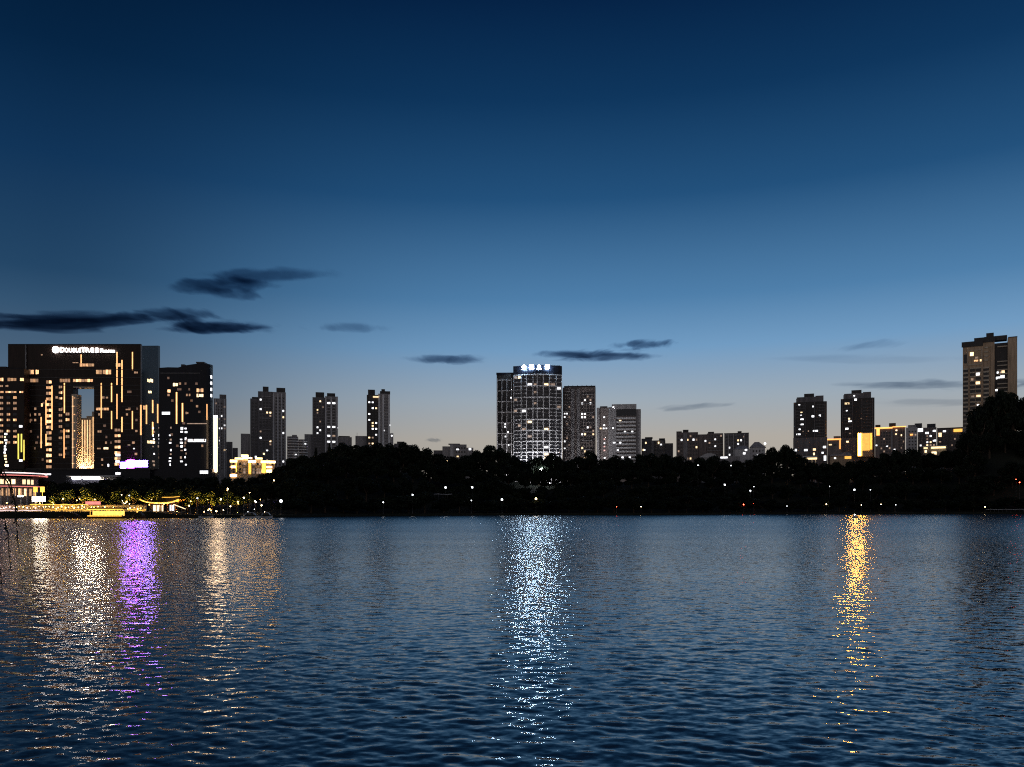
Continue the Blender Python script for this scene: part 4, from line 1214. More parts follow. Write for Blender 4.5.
# left: trees under the hotel
px = -110.0
while px < 290:
    Y = shore(px) + random.uniform(80, 110)
    tree(px, Y, wz(skyl(px) + random.uniform(-.5, 2), Y), random.uniform(12, 16), zone(min(px, 284)), 'trees under the hotel')
    px += 13 * random.uniform(.85, 1.15)
px = 52.0
while px < 290:
    Y = shore(px) + random.uniform(42, 60)
    if not (60 < px < 72): tree(px, Y, wz(random.uniform(482, 487), Y), random.uniform(10, 13), 'dark tree behind the lit promenade at left, its lower leaves catching gold light', 'trees under the hotel')
    px += 17 * random.uniform(.85, 1.15)
for px, yt, w in ((52, 495, 4), (64, 490, 6), (72, 489, 6), (83.5, 487, 7), (93, 492, 6), (100, 494, 5), (110, 499, 4), (128, 497, 4), (150, 490, 6), (168, 492, 5), (188, 496, 5), (204, 493, 6), (222, 496, 5), (237, 495, 5), (118, 490, 6), (134, 489, 6), (160, 488, 6), (178, 489, 6), (196, 490, 6), (212, 491, 6), (230, 491, 6), (248, 494, 5)):
    Y = shore(px) + 24 + random.uniform(0, 5)
    tree(px, Y, wz(yt, Y), w, 'small fresh-green tree lit from below on the left promenade', 'lit trees on the promenade', 'bright')

# ------------------------------------------------------------------ lamps
def lathe_mesh(prof, mat, n=12): return MB().lathe(prof, n).mesh('lamp_part', M[mat])


POLE = MB().tube([(0, 0, -.6), (0, 0, 1)], [.05, .035], 8).lathe([(.14, -.1), (.14, .08), (.05, .12)], 10).mesh('pole', M['steel'])
GL = {}
def globe(mat, r):
    if (mat, r) not in GL:
        GL[(mat, r)] = MB().lathe([(.02, -r), (r * .7, -r * .7), (r, 0), (r * .7, r * .7), (.02, r)], 10).mesh('lamp_globe', M[mat])
    return GL[(mat, r)]


def lamp(px, py, d, r, mat, label, group=None, name='street_lamp', Y=None):
    Y = Y or shore(px) + d
    gz = ground_z(px, Y)
    z = wz(py, Y)
    t = thing(name, label, 'lamp', (wx(px, Y), Y, gz), 0, group)
    h = max(.6, z - gz)
    pl = link('pole', POLE, t, (0, 0, 0), 0, (1, 1, h))
    link('lamp_globe', globe(mat, r), t, (0, 0, h + r * .9))
    return t


for px, py, d, r, mat, lab in [
    (281, 502.5, 3, .55, 'lamp_white', 'brightest white street lamp at the water edge where the lit waterfront ends'),
    (383.2, 503, 5, .30, 'lamp_white', 'small white lamp alone in the dark trees below the narrow two-tone tower'),
    (412.6, 495.6, 6, .36, 'lamp_white', 'white lamp left of the lit railing in the dark woods'),
    (445.6, 488.4, 20, .48, 'lamp_white', 'white lamp beside the pale railing in the dark woods'),
    (472.2, 488.2, 20, .48, 'lamp_white', 'white lamp just right of the pale railing in the dark woods'),
    (471.4, 501, 5, .26, 'lamp_white', 'faint white lamp low by the water below a brighter lamp'),
    (502, 500.6, 3, .50, 'lamp_white', 'white lamp low at the shore below the left edge of the white-signed tower'),
    (536, 499.6, 4, .45, 'lamp_warm', 'warm lamp low at the shore below the white-signed tower'),
    (541, 470.4, 75, .62, 'lamp_blaze', 'white lamp high on the slope at the foot of the white-signed tower'),
    (616.6, 507, 3, .14, 'lamp_red', 'tiny red lamp by the water below the banded office block'),
    (641, 507, 3, .16, 'lamp_warm', 'tiny dim white lamp by the water, right of a tiny red lamp'),
    (724.8, 485.6, 20, .5, 'lamp_white', 'white lamp in the dark slope below the low apartment blocks'),
    (753.8, 487, 22, .26, 'lamp_white', 'upper of two white lamps above the red lanterns'),
    (750.4, 491.4, 20, .42, 'lamp_white', 'lower of two white lamps above the red lanterns'),
    (743.6, 505, 4, .30, 'lamp_red', 'red lantern near the water, left of two'),
    (753.8, 504, 5, .22, 'lamp_red', 'red lantern near the water, right of two'),
    (787, 506.4, 4, .22, 'lamp_white', 'tiny white lamp at the shore below the left black tower'),
    (829.6, 486.8, 20, .26, 'lamp_white', 'small white lamp in the slope between the black towers'),
    (826.4, 504.6, 4, .26, 'lamp_warm', 'dim lamp at the shore lighting a bush below the black towers'),
    (854.4, 490.6, 15, .52, 'lamp_white', 'white lamp with a greenish glow below the amber panel'),
    (870.4, 490.2, 15, .28, 'lamp_white', 'smaller white lamp right of the green-glowing lamp'),
    (861.4, 505.2, 4, .2, 'lamp_warm', 'tiny warm lamp at the shore below the amber panel'),
    (895.8, 505.2, 4, .24, 'lamp_white', 'tiny white lamp at the shore, right of the amber reflection'),
    (881, 504.6, 4, .2, 'lamp_warm', 'faint lamp at the shore, just right of the amber reflection'),
    (1019.6, 482.8, 24, .3, 'lamp_red', 'red light in the dark trees at the far right edge'),
    (1016, 479.6, 25, .2, 'lamp_red', 'smaller red light just above another at the far right edge'),
    (985, 507.2, 2, .25, 'lamp_warm', 'lamp at the left end of the far-right shore railing'),
    (698, 465.6, 60, .3, 'lamp_white', 'lamp above the dark slope below the arched hall'),
    (731, 466, 60, .3, 'lamp_white', 'white lamp above the dark slope below the pale villa'),
    (765, 444.6, 120, .75, 'lamp_white', 'bright white floodlight beside the pale villa roof'),
    (274, 481, 60, .25, 'lamp_warm', 'small lamp in the trees below the gold-lit mansion'),
]:
    lamp(px, py, d, r, mat, lab, 'lamps along the far shore')

# waterfront lamps on the left, many and small
R2 = random.Random(21)
for k in range(34):
    px = R2.uniform(100, 262)
    lamp(px, R2.uniform(489, 512) if px > 180 else R2.uniform(494, 506), R2.uniform(3, 22), R2.choice([.12, .16, .2, .26]), R2.choice(['lamp_warm', 'lamp_gold', 'lamp_white', 'lamp_warm']), 'small garden lamp among the lit left waterfront trees', 'garden lamps of the left waterfront', 'garden_lamp')
for k in range(14):
    px = R2.uniform(2, 100)
    lamp(px, R2.uniform(499, 509), R2.uniform(3, 16), R2.choice([.12, .16, .2]), R2.choice(['lamp_gold', 'lamp_warm', 'lamp_gold']), 'small golden lamp along the promenade below the hotel', 'golden lamps of the promenade', 'garden_lamp')
# uplights hidden at the feet of the lit trees: lamps seen as the glow in the leaves
for px, dd in [(p, 21.5) for p in (48, 52, 58, 64, 72, 78, 83.5, 93, 100, 108, 128, 150, 168, 188, 204, 237)] + [(p, 38) for p in (62, 82, 104, 122, 146, 170, 196)] + [(p, 21.5) for p in (118, 134, 160, 178, 196, 212, 230)]:
    Y = shore(px) + dd
    t = thing('garden_uplight', 'low golden uplight at the foot of a lit promenade tree', 'lamp', (wx(px, Y), Y, ground_z(px, Y)), 0, 'uplights under the promenade trees')
    MB().lathe([(.22, -.1), (.22, .25), (.29, .3), (.30, .52), (.27, .52), (.265, .305)], 10).build('housing', M['steel'], t)
    MB().lathe([(.02, .3), (.26, .305), (.24, .36), (.02, .38)], 10).build('lamp_glass', M['lamp_up'], t)

# ------------------------------------------------------------------ left waterfront structures
def quay_rail(px0, px1, d, label, mat, py_line, lit=True):
    n = int((px1 - px0) / 4)
    pm = (px0 + px1) / 2
    t = thing('railing', label, 'railing', (wx(pm, shore(pm) + d), shore(pm) + d, ground_z(pm, shore(pm) + d)))
    ox, oy, oz = t.location
    pts = []
    for k in range(n + 1):
        px = px0 + (px1 - px0) * k / n
        Y = shore(px) + d
        z = wz(py_line, Y) + .12 * math.sin(k * 1.7)
        pts.append((wx(px, Y) - ox, Y - oy, z - oz))
    MB().tube(pts, .11, 5).build('light_line' if lit else 'handrail', M[mat], t)
    for p in pts:
        MB().tube([(p[0], p[1], -.4), (p[0], p[1], p[2] - .1)], .05, 5).build('post', M['steel'], t)


quay_rail(-10, 42, 1.5, 'promenade railing outlined in pinkish white light at the far left', 'neon_white', 510.5)
quay_rail(44, 90, 1.2, 'promenade railing outlined in gold light left of the gold-lit tour boat', 'gold_line', 510)
quay_rail(30, 88, 5.0, 'upper gold light line of the terrace behind the left promenade', 'gold_line', 504.6)
quay_rail(128, 146, 2.0, 'short gold-lit railing between the tour boat and the pavilion', 'gold_line', 510)
quay_rail(986, 1040, 1.5, 'pale railing with dash-like panels along the far right shore', 'white_paint', 509.4, False)
quay_rail(434, 452, 16, 'pale railing in the dark woods under a white lamp', 'white_paint', 494.2, False)


def pavilion():
    pc, Y = 160, 292
    gz = ground_z(pc, Y)
    t = thing('pavilion', 'waterside pavilion with sweeping eaves outlined in bright gold lights', 'pavilion', (wx(pc, Y), Y, gz))
    s = Y / F
    X = lambda p: (p - pc) * s
    Z = lambda y: wz(y, Y) - gz
    MB().box(X(143.5), X(177), -.4, 7, -.6, .35).build('plinth', M['stone'], t)
    for px in (145, 150.5, 156, 161.5, 167, 171.5, 175.5):
        for yy in (.2, 6.2): MB().tube([(X(px), yy, .3), (X(px), yy, Z(503))], .16, 8).build('column', M['hull'], t)
    rf = MB()
    n = 14
    ez, rz_ = Z(503), Z(497.2)
    vs = []
    for k in range(n + 1):
        u = k / n
        x = X(141.5 + 38.5 * u)
        lift = 1.3 * abs(2 * u - 1) ** 3
        vs += [(x, -1.4, ez + lift), (x * .84, 1.6, ez + (rz_ - ez) * .42 + lift * .3), (x * .80, 3.2, rz_ + lift * .25), (x * .84, 4.8, ez + (rz_ - ez) * .42 + lift * .3), (x, 7.8, ez + lift)]
    fs = []
    for k in range(n):
        for j in range(4): fs.append((k * 5 + j, k * 5 + 5 + j, k * 5 + 6 + j, k * 5 + 1 + j))
        fs.append((k * 5 + 4, k * 5 + 9, k * 5 + 5, k * 5))
    fs += [(0, 1, 2, 3, 4), tuple(n * 5 + j for j in (4, 3, 2, 1, 0))]
    roof = rf.add(vs, fs).build('roof', M['tile_roof'], t)
    MB().tube([vs[k * 5] for k in range(n + 1)], .22, 6).build('eave_light', M['gold_line'], roof)
    MB().tube([vs[k * 5 + 2] for k in range(n + 1)], .12, 6).build('ridge_light', M['gold_line'], roof)
    MB().box(X(147), X(157), 5, 5.2, .4, Z(505)).build('lit_screen', M['lit_warm'], t)
    MB().box(X(164), X(168), 5, 5.2, .6, Z(505)).build('lit_screen', M['lit_white'], t)
    # gangway down to the water
    g = thing('gangway', 'short gangway with a white-lit handrail slanting down right of the pavilion', 'gangway', (wx(181, 278), 278, ground_z(181, 278)))
    MB().tube([(-2.6, 0, wz(504.4, 278) - g.location.z), (2.0, -1, wz(509, 278) - g.location.z)], .13, 6).build('handrail_light', M['lit_warm'], g)
    for f in (0, .33, .66, 1):
        MB().tube([(-2.6 + 4.6 * f, -f, -.4), (-2.6 + 4.6 * f, -f, wz(504.4 + 4.6 * f, 278) - g.location.z)], .05, 5).build('post', M['steel'], g)


pavilion()


def terrace():
    t = thing('terrace_wall', 'long pale terrace wall washed in gold light behind the left promenade', 'wall', (wx(60, 280), 280, 0))
    t['kind'] = 'thing'
    ps = [(wx(p, shore(p) + 11) - t.location.x, shore(p) + 11 - 280) for p in np.linspace(-40, 146, 24)]
    MB().prism(ps + [(x, y + .6) for x, y in ps[::-1]], 1.6, 4.3).build('wall_face', M['cream'], t)
    MB().prism([(x, y - .12) for x, y in ps] + [(x, y + .72) for x, y in ps[::-1]], 4.302, 4.5).build('coping', M['stone'], t)
    for k in range(46):
        px = -6 + k * 3.25 + R2.uniform(-.8, .8)
        lamp(px, R2.uniform(506.8, 509.4), R2.uniform(8.4, 10.3), R2.choice([.08, .1, .13]), 'lamp_wall' if px > 36 or R2.random() < .4 else 'lamp_pink', 'tiny lamp at the foot of the gold-washed terrace wall', 'wall-washing lamps on the left promenade', 'wall_lamp')


terrace()


def tour_boat():
    pc, Y = 107, 255
    t = thing('tour_boat', 'long tour boat filled with gold light, moored at the left quay', 'boat', (wx(pc, Y), Y, 0))
    s = Y / F
    X = lambda p: (p - pc) * s
    hl = [(X(87), .55), (X(89), .25), (X(124), .25), (X(128), .7)]
    hv, hf = [], []
    secs = [(X(86.5), .15, .95), (X(90), 1.1, .75), (X(98), 1.5, .68), (X(114), 1.5, .68), (X(124), 1.1, .8), (X(129), .12, 1.15)]
    for x, w, top in secs: hv += [(x, -w, top), (x, -w * .7, -.25), (x, w * .7, -.25), (x, w, top)]
    for k in range(len(secs) - 1):
        for j in range(3): hf.append((k * 4 + j, k * 4 + j + 1, k * 4 + 5 + j, k * 4 + 4 + j))
        hf.append((k * 4 + 3, k * 4, k * 4 + 4, k * 4 + 7))
    hf += [(3, 2, 1, 0), tuple(len(secs) * 4 - 4 + j for j in (0, 1, 2, 3))]
    MB().add(hv, hf).build('hull', M['hull'], t)
    for p in (92, 100, 108, 116, 122):
        for yy in (-1.1, 1.1): MB().tube([(X(p), yy, .6), (X(p), yy, 3.1)], .05, 6).build('canopy_post', M['gold_line'], t)
    rf = MB()
    ys = [(-1.7, 3.0), (-1.0, 3.45), (0, 3.6), (1.0, 3.45), (1.7, 3.0)]
    pts = [(y, z) for y, z in ys] + [(1.7, 2.9), (-1.7, 2.9)]
    vv = [(X(90), y, z) for y, z in pts] + [(X(125), y, z) for y, z in pts]
    m_ = len(pts)
    rf.add(vv, [tuple(range(m_ - 1, -1, -1)), tuple(range(m_, 2 * m_))] + [(i, (i + 1) % m_, m_ + (i + 1) % m_, m_ + i) for i in range(m_)])
    cn = rf.build('canopy', M['tile_roof'], t)
    MB().tube([(X(89.6), -1.8, 2.95), (X(125.4), -1.8, 2.95)], .11, 6).build('canopy_light', M['gold_line'], cn)
    MB().tube([(X(90), -1.56, .85), (X(124), -1.56, .85)], .1, 6).build('gunwale_light', M['gold_line'], t)
    MB().box(X(91), X(123), .95, 1.05, .7, 2.4).build('cabin_screen', M['boat_glow'], t)
    for k in range(9): MB().box(X(92.6 + k * 3.5), X(94.2 + k * 3.5), -.5, .5, .7, 1.15).build('seat', M['white_paint'], t)


M['boat_glow'] = glow('boat_cabin_glow', (1.0, 0.55, 0.10), 1.6, 0.5, 1.2)
tour_boat()


def covered_boat(pc, Y, L, label, mat, roofmat, light=None):
    t = thing('covered_boat', label, 'boat', (wx(pc, Y), Y, 0), random.uniform(-.1, .1), 'small covered boats at the left quay')
    secs = [(-L / 2, .1, .75), (-L * .36, .8, .55), (0, 1.0, .5), (L * .36, .8, .58), (L / 2, .1, .85)]
    hv, hf = [], []
    for x, w, top in secs: hv += [(x, -w, top), (x, -w * .7, -.2), (x, w * .7, -.2), (x, w, top)]
    for k in range(4):
        for j in range(3): hf.append((k * 4 + j, k * 4 + j + 1, k * 4 + 5 + j, k * 4 + 4 + j))
        hf.append((k * 4 + 3, k * 4, k * 4 + 4, k * 4 + 7))
    hf += [(3, 2, 1, 0), (16, 17, 18, 19)]
    MB().add(hv, hf).build('hull', M[mat], t)
    prof = [(-L * .34, .9), (-L * .2, 1.7), (0, 1.95), (L * .2, 1.75), (L * .34, 1.0)]
    vv = [(x, -.9, z) for x, z in prof] + [(x, .9, z) for x, z in prof] + [(x, -.9, z - .1) for x, z in prof] + [(x, .9, z - .1) for x, z in prof]
    ff = []
    for k in range(4): ff += [(k, k + 1, 6 + k, 5 + k), (10 + k, 15 + k, 16 + k, 11 + k), (k, 10 + k, 11 + k, k + 1), (5 + k, 6 + k, 16 + k, 15 + k)]
    MB().add(vv, ff).build('canopy', M[roofmat], t)
    for x in (-L * .3, L * .3):
        for yy in (-.7, .7): MB().tube([(x, yy, .4), (x, yy, 1.2)], .04, 5).build('canopy_post', M['steel'], t)
    if light: MB().lathe([(.02, -.12), (.12, 0), (.02, .12)], 8).build('lamp_globe', M[light], t, (-L * .1, -.3, 2.1))


covered_boat(70, 256, 7.5, 'dark covered boat with a curved roof just left of the gold-lit tour boat', 'hull', 'hull')
covered_boat(139, 258, 4.6, 'small dark boat right of the gold-lit tour boat', 'hull', 'tile_roof', 'lamp_gold')
covered_boat(250, 268, 6.0, 'small pale boat moored at the right end of the lit quay, nearest the dark woods', 'white_paint', 'white_paint', 'lamp_white')
covered_boat(266, 272, 4.4, 'small white boat below the brightest white street lamp', 'white_paint', 'white_paint', 'lamp_warm')
covered_boat(206, 266, 4.8, 'small lit boat under the garden lamps in the middle of the left quay', 'white_paint', 'hull', 'lamp_warm')


def restaurant():
    pc, Y = 6, 330
    gz = ground_z(pc, Y)
    t = thing('restaurant', 'round two-storey lakeside restaurant edged with red and white neon at the far left', 'restaurant', (wx(pc, Y), Y, gz))
    Z = lambda y: wz(y, Y) - gz
    s = Y / F
    MB().lathe([(12.5, -1), (12.5, Z(487))], 40).build('ground_floor', M['brown'], t)
    MB().lathe([(13.6, Z(487.5)), (13.6, Z(486.3))], 40).build('terrace', M['concrete'], t)
    MB().lathe([(11.5, Z(486.3)), (11.5, Z(478))], 40).build('upper_floor', M['brown'], t)
    rf = MB().lathe([(14.4, Z(476.6)), (14.8, Z(475.4)), (13.0, Z(473.4)), (4, Z(470.4)), (.1, Z(469.6))], 40).build('roof', M['hotel_panel'], t)
    def ring(r, z, mat, nm, par, th=.16):
        MB().tube([(r * math.cos(a), r * math.sin(a), z) for a in np.linspace(0, 2 * math.pi, 41)], th, 6).build(nm, M[mat], par)
    ring(14.9, Z(473.8), 'neon_white', 'neon_line', rf, .2)
    ring(14.9, Z(476.2), 'neon_red', 'neon_line', rf)
    ring(13.75, Z(486.9), 'neon_red', 'neon_line', t, .12)
    for k in range(18):
        a = math.radians(185 + k * 10)
        for r, za, zb, m in ((12.45, Z(496), Z(489), 'hotel_room'), (11.45, Z(484.6), Z(480), 'lit_warm')):
            if random.random() < .8:
                o = link('window', unit_box(m), t, (r * math.cos(a), r * math.sin(a), (za + zb) / 2), a + math.pi / 2, (1.3, .2, (zb - za)))
        o = MB().tube([(13.3 * math.cos(a), 13.3 * math.sin(a), -.5), (13.3 * math.cos(a), 13.3 * math.sin(a), Z(487.5))], .2, 7).build('column', M['white_paint'], t)


restaurant()


def lanterns():
    for px, lab in ((35.4, 'square white lantern on a post at left, first of two side by side'), (42.4, 'square white lantern on a post, nearer the lit trees')):
        Y = shore(px) + 12
        gz = ground_z(px, Y)
        t = thing('square_lantern', lab, 'lantern', (wx(px, Y), Y, gz), 0, 'square lanterns on the promenade')
        zc = wz(499, Y) - gz
        MB().box(-.12, .12, -.12, .12, -.5, zc - .8).build('post', M['steel'], t)
        MB().box(-.75, .75, -.6, .6, zc - .8, zc + .8).build('shade', M['lantern'], t)
        MB().box(-.85, .85, -.7, .7, zc + .82, zc + .95).build('cap', M['steel'], t)
        MB().box(-.5, .5, -.4, .4, zc + 2.4, zc + 4.2).box(-.06, .06, -.06, .06, zc + .95, zc + 2.4).build('banner_light', M['gold_line'], t)
    px, Y = 20.6, shore(20) + 10
    t = thing('lamp_cluster', 'cluster lamp of white globes on one post left of the square lanterns', 'lamp', (wx(px, Y), Y, ground_z(px, Y)))
    zc = wz(497, Y) - ground_z(px, Y)
    MB().tube([(0, 0, -.5), (0, 0, zc)], .08, 6).build('pole', M['steel'], t)
    for k in range(5):
        a = k * 1.257
        MB().tube([(0, 0, zc - .2), (.7 * math.cos(a), .7 * math.sin(a), zc)], .04, 5).build('arm', M['steel'], t)
        link('lamp_globe', globe('lamp_white', .3), t, (.7 * math.cos(a), .7 * math.sin(a), zc + .3))
    px, Y = 93, shore(93) + 14
    t = thing('red_banner', 'red-lit banner board on posts behind the gold-lit tour boat', 'banner', (wx(px, Y), Y, ground_z(px, Y)))
    zc = wz(503, Y) - ground_z(px, Y)
    MB().box(-2.6, 2.6, -.08, .08, zc - .55, zc + .55).build('board', M['neon_red'], t)
    for x in (-2.4, 2.4): MB().box(x - .06, x + .06, .09, .2, -.5, zc + .55).build('post', M['steel'], t)


lanterns()

# buoy on the water in the amber reflection
t = thing('mooring_buoy', 'round white buoy with a dark waterline floating at the top of the amber reflection', 'buoy', (wx(854.8, 262), 262, 0))
MB().lathe([(.05, -.3), (.72, -.3), (.86, -.05), (.86, .12)], 20).build('float_base', M['dark_wall'], t)
MB().lathe([(.84, .12), (.82, .5), (.68, .85), (.42, 1.05), (.05, 1.12)], 20).build('dome', M['white_paint'], t, smooth=True)
MB().lathe([(.02, 1.1), (.16, 1.14), (.16, 1.3), (.02, 1.36)], 12).build('lamp_globe', M['lamp_buoy'] if 'lamp_buoy' in M else M['lantern'], t)

# ------------------------------------------------------------------ willow on the near bank, its twigs reaching into the left edge
def willow():
    base = Vector((-10.6, 4.2, 1.2))
    t = thing('willow_tree', 'near willow at the left edge, thin dark drooping twigs over the water', 'tree', base)
    mb = MB().tube([(0, 0, -.6), (.1, .2, 1.2), (.4, .8, 2.6), (.8, 1.6, 3.8)], [.28, .22, .17, .1], 9)
    limb = [((.4, .8, 2.6), (-.4, 3.2, 4.2), (-.9, 6.2, 4.9)), ((.8, 1.6, 3.8), (.3, 4.2, 5.0), (.2, 7.4, 4.8)), ((.1, .2, 1.2), (-.8, 2.8, 3.2), (.5, 6.8, 3.9)), ((.4, .8, 2.6), (-1.5, 2, 4.6), (-3, 3, 5))]
    for l in limb: mb.tube(l, [.12, .07, .03], 6)
    mb.build('trunk', M['bark'], t, smooth=True)
    r = random.Random(9)
    tw, lf = MB(), MB()
    for k in range(34):
        Y = r.uniform(10.4, 13.2)
        px = r.uniform(-70, -6); py = r.uniform(440, 520)
        p = Vector((wx(px, Y), Y, wz(py, Y))) - base
        L = r.uniform(.7, 1.6)
        dx = r.uniform(.05, .42)
        pts = [p + Vector((dx * f * L * .8 * (1 + .2 * math.sin(f * 7 + k)), .15 * math.sin(k + f * 4), -L * (f ** 1.5))) for f in np.linspace(0, 1, 7)]
        tw.tube(pts, [.012, .011, .010, .008, .007, .005, .003], 5)
        for q in range(26):
            f = r.uniform(.1, 1) * 6; i = min(5, int(f)); c = pts[i].lerp(pts[i + 1], f - i)
            d = Vector((r.uniform(-1, 1), r.uniform(-1, 1), -1.4)).normalized() * r.uniform(.05, .1)
            w = d.cross(Vector((r.uniform(-1, 1), 1, .2))).normalized() * .009
            lf.add([c, c + d * .5 + w, c + d, c + d * .5 - w], [(0, 1, 2, 3)])
    tw.build('twigs', M['bark'], t)
    lf.build('leaves', M['leaf'], t)


willow()

# ------------------------------------------------------------------ clouds
def cloud_mat():
    m = bpy.data.materials.new('dusk_cloud')
    m.use_nodes = True
    nt = m.node_tree; N, L = nt.nodes, nt.links
    N.remove(N['Principled BSDF'])
    out = N['Material Output']
    ab = N.new('ShaderNodeVolumeAbsorption')
    ab.inputs['Color'].default_value = (0.10, 0.20, 0.34, 1)
    tc = N.new('ShaderNodeTexCoord'); oi = N.new('ShaderNodeObjectInfo')
    mp = N.new('ShaderNodeVectorMath'); mp.operation = 'MULTIPLY_ADD'
    mp.inputs[1].default_value = (2.0, .35, 1.7)
    L.new(tc.outputs['Object'], mp.inputs[0])
    rs = N.new('ShaderNodeVectorMath'); rs.operation = 'SCALE'; rs.inputs[0].default_value = (40, 70, 90)
    L.new(oi.outputs['Random'], rs.inputs['Scale']); L.new(rs.outputs[0], mp.inputs[2])
    no = N.new('ShaderNodeTexNoise'); no.inputs['Scale'].default_value = 1.0; no.inputs['Detail'].default_value = 4; no.inputs['Roughness'].default_value = .6; no.inputs['Distortion'].default_value = .5
    L.new(mp.outputs[0], no.inputs['Vector'])
    ln = N.new('ShaderNodeVectorMath'); ln.operation = 'LENGTH'; L.new(tc.outputs['Object'], ln.inputs[0])
    a = N.new('ShaderNodeMath'); a.operation = 'MULTIPLY_ADD'; a.inputs[1].default_value = -3.6; a.inputs[2].default_value = 2.7; L.new(ln.outputs['Value'], a.inputs[0])
    b = N.new('ShaderNodeMath'); b.operation = 'MULTIPLY_ADD'; b.inputs[1].default_value = 8.0; b.inputs[2].default_value = -4.3; L.new(no.outputs['Fac'], b.inputs[0])
    c = N.new('ShaderNodeMath'); c.operation = 'ADD'; c.use_clamp = True; L.new(a.outputs[0], c.inputs[0]); L.new(b.outputs[0], c.inputs[1])
    sep = N.new('ShaderNodeAttribute'); sep.attribute_type = 'OBJECT'; sep.attribute_name = 'thickness'
    e = N.new('ShaderNodeMath'); e.operation = 'MULTIPLY'; L.new(c.outputs[0], e.inputs[0]); L.new(sep.outputs['Fac'], e.inputs[1])
    L.new(e.outputs[0], ab.inputs['Density'])
    L.new(ab.outputs[0], out.inputs['Volume'])
    return m


CM = cloud_mat()
cl = MB()
for i in range(9):
    pass
cl.lathe([(.05, -1)] + [(math.cos(a), math.sin(a)) for a in np.linspace(-1.4, 1.4, 11)] + [(.05, 1)], 24)
CLM = cl.mesh('cloud', CM)


def cloud(px, py, w, h, k, label, tilt=0.0, dep=260):
    Y = 7000.0 * (1 + .1 * random.uniform(-1, 1))
    s = Y / F
    o = link('cloud', CLM, None, (wx(px, Y), Y, wz(py, Y)), 0, (w / 2 * s, dep, h / 2 * s))
    o.rotation_euler = (0, tilt, 0)
    o['thickness'] = k / dep
    tag(o, label, 'cloud', 'thin dark dusk clouds')


cloud(226, 284.5, 150, 17, 2.4, 'largest high dark cloud streak at upper left, with a ragged lower edge', -.03)
cloud(264, 275.5, 205, 10, 2.4, 'long thin tapering tail along the top of the high dark cloud at upper left', -.045)
cloud(232, 294, 80, 6, 2.0, 'small ragged strip just under the high dark cloud at upper left')
cloud(50, 321, 330, 24, 2.8, 'long dark cloud bank right above the hotel roof at the left edge', -.02)
cloud(172, 315.5, 110, 13, 3.2, 'small dark cloud lump at the right end of the bank above the hotel')
cloud(216, 327, 160, 15, 4.0, 'dark lens cloud to the right of the bank above the hotel')
cloud(350, 328, 110, 3.6, 2.0, 'faint thread of cloud right of the lens cloud on the left')
cloud(449, 359.6, 112, 4.8, 3.4, 'thin flat dark cloud left of the white-signed tower')
cloud(606, 354.6, 165, 13, 3.8, 'darkest lens cloud just above the brown-grey tower')
cloud(644, 344.4, 80, 6, 3.4, 'thin dark streak above the right end of the central lens cloud')
cloud(935, 385, 240, 15, .8, 'soft grey streak low in the sky left of the beige tower', 0)
cloud(850, 359, 330, 8, .25, 'long faint band of cloud above the two black towers')
cloud(940, 402, 230, 9, .3, 'faint band of cloud low over the orange-lined block')
cloud(1040, 382, 90, 14, 1.0, 'soft grey streak low in the sky behind the beige tower')
cloud(868, 345, 100, 9, .45, 'pale wisp high above the two black towers', -.05)
cloud(694, 407, 110, 7, .6, 'faint grey streak above the wide stepped apartment block', -.06)
cloud(434, 440, 26, 3, 1.5, 'tiny dark cloud fleck low above the trees left of the white-signed tower')

# ------------------------------------------------------------------ sky
w = bpy.data.worlds.new('World'); sc.world = w
w.use_nodes = True
N, L = w.node_tree.nodes, w.node_tree.links
bg = N['Background']
tc = N.new('ShaderNodeTexCoord')
sep = N.new('ShaderNodeSeparateXYZ'); L.new(tc.outputs['Generated'], sep.inputs[0])


def ramp(pts):
    r = N.new('ShaderNodeValToRGB')
    cr = r.color_ramp
    while len(cr.elements) < len(pts): cr.elements.new(.5)
    for e, (p, c) in zip(cr.elements, pts): e.position = p; e.color = lin(*c)
    L.new(sep.outputs['Z'], r.inputs[0])
    return r


GLOW = ramp([(0.0, (178, 166, 150)), (.085, (176, 170, 161)), (.134, (156, 170, 182)), (.194, (114, 156, 194)), (.252, (79, 127, 170)), (.36, (35, 81, 124)), (.454, (15, 54, 93)), (.536, (6, 35, 70)), (1.0, (4, 20, 46))])
SIDE = ramp([(0.0, (128, 128, 124)), (.085, (112, 120, 126)), (.134, (84, 106, 128)), (.217, (52, 84, 114)), (.252, (36, 70, 102)), (.36, (17, 52, 88)), (.454, (6, 36, 67)), (.536, (2, 25, 52)), (1.0, (3, 15, 36))])
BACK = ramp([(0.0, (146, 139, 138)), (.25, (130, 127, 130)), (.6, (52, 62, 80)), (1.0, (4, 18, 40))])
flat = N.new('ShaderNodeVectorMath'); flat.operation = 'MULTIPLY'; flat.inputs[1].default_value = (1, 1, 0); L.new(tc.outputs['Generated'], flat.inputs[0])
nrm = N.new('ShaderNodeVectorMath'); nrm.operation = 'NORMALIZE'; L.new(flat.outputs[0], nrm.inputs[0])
GAZ = math.radians(18)
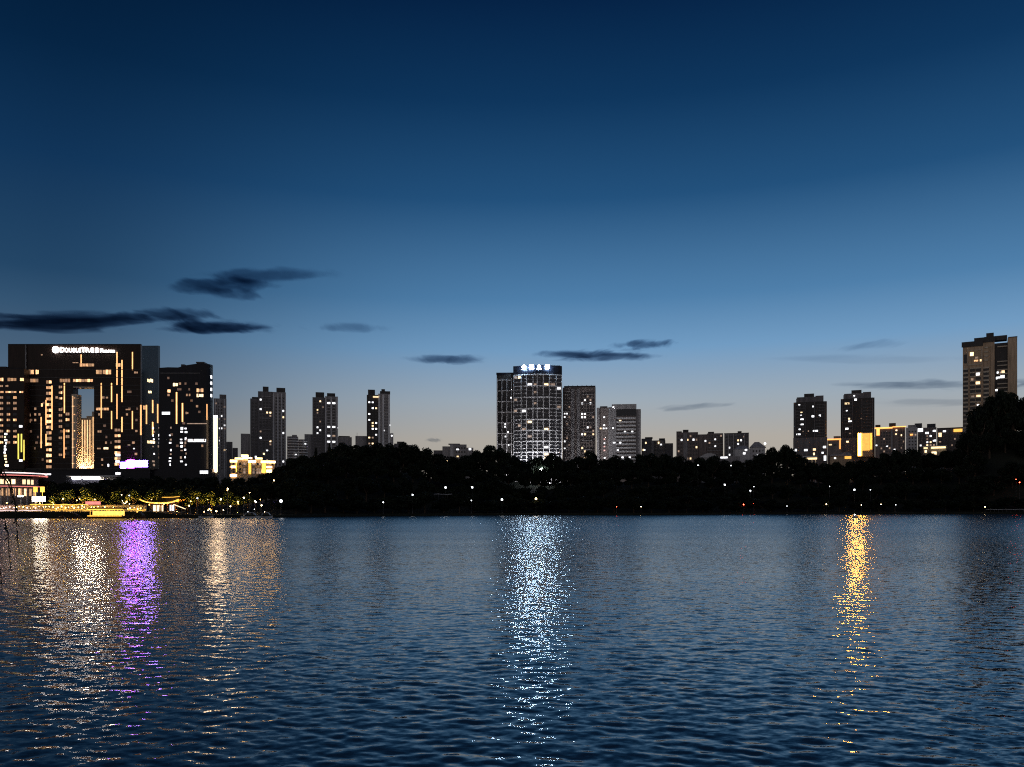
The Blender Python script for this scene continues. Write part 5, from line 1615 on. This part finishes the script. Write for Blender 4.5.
dt = N.new('ShaderNodeVectorMath'); dt.operation = 'DOT_PRODUCT'; dt.inputs[1].default_value = (math.sin(GAZ), math.cos(GAZ), 0); L.new(nrm.outputs[0], dt.inputs[0])
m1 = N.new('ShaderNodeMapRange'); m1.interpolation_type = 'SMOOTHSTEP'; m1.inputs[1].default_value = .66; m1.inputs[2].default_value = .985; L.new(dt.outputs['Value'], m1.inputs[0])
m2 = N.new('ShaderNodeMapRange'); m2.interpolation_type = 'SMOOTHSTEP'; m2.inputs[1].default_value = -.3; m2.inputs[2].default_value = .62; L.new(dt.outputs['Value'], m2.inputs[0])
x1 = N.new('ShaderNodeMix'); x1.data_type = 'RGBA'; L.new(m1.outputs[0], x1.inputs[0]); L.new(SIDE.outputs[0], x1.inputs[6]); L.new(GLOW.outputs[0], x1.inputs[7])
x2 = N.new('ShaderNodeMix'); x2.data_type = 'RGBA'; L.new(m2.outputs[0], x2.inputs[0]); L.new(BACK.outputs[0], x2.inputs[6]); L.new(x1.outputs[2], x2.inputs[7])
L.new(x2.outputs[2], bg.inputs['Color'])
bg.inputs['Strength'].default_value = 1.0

# ------------------------------------------------------------------ camera and render
cam = bpy.data.cameras.new('camera')
cam.sensor_width = 36.0
cam.lens = 36.0 * F / 1024.0
cam.shift_y = (HY - 383.5) / 1024.0
cam.clip_start = .2
cam.clip_end = 30000
co = bpy.data.objects.new('camera', cam); COL.objects.link(co)
co.location = (0, 0, H)
co.rotation_euler = (math.pi / 2, 0, 0)
sc.camera = co
sc.view_settings.view_transform = 'Standard'
sc.view_settings.look = 'None'
sc.view_settings.exposure = 0
sc.view_settings.gamma = 1
cy = sc.cycles
cy.max_bounces = 5; cy.diffuse_bounces = 2; cy.glossy_bounces = 3; cy.transmission_bounces = 2; cy.volume_bounces = 0
cy.use_light_tree = True
cy.sample_clamp_indirect = 0
cy.filter_width = 1.15
cy.use_denoising = False
cy.denoiser = 'OPENIMAGEDENOISE'
cy.caustics_reflective = False; cy.caustics_refractive = False
cy.volume_step_rate = .6
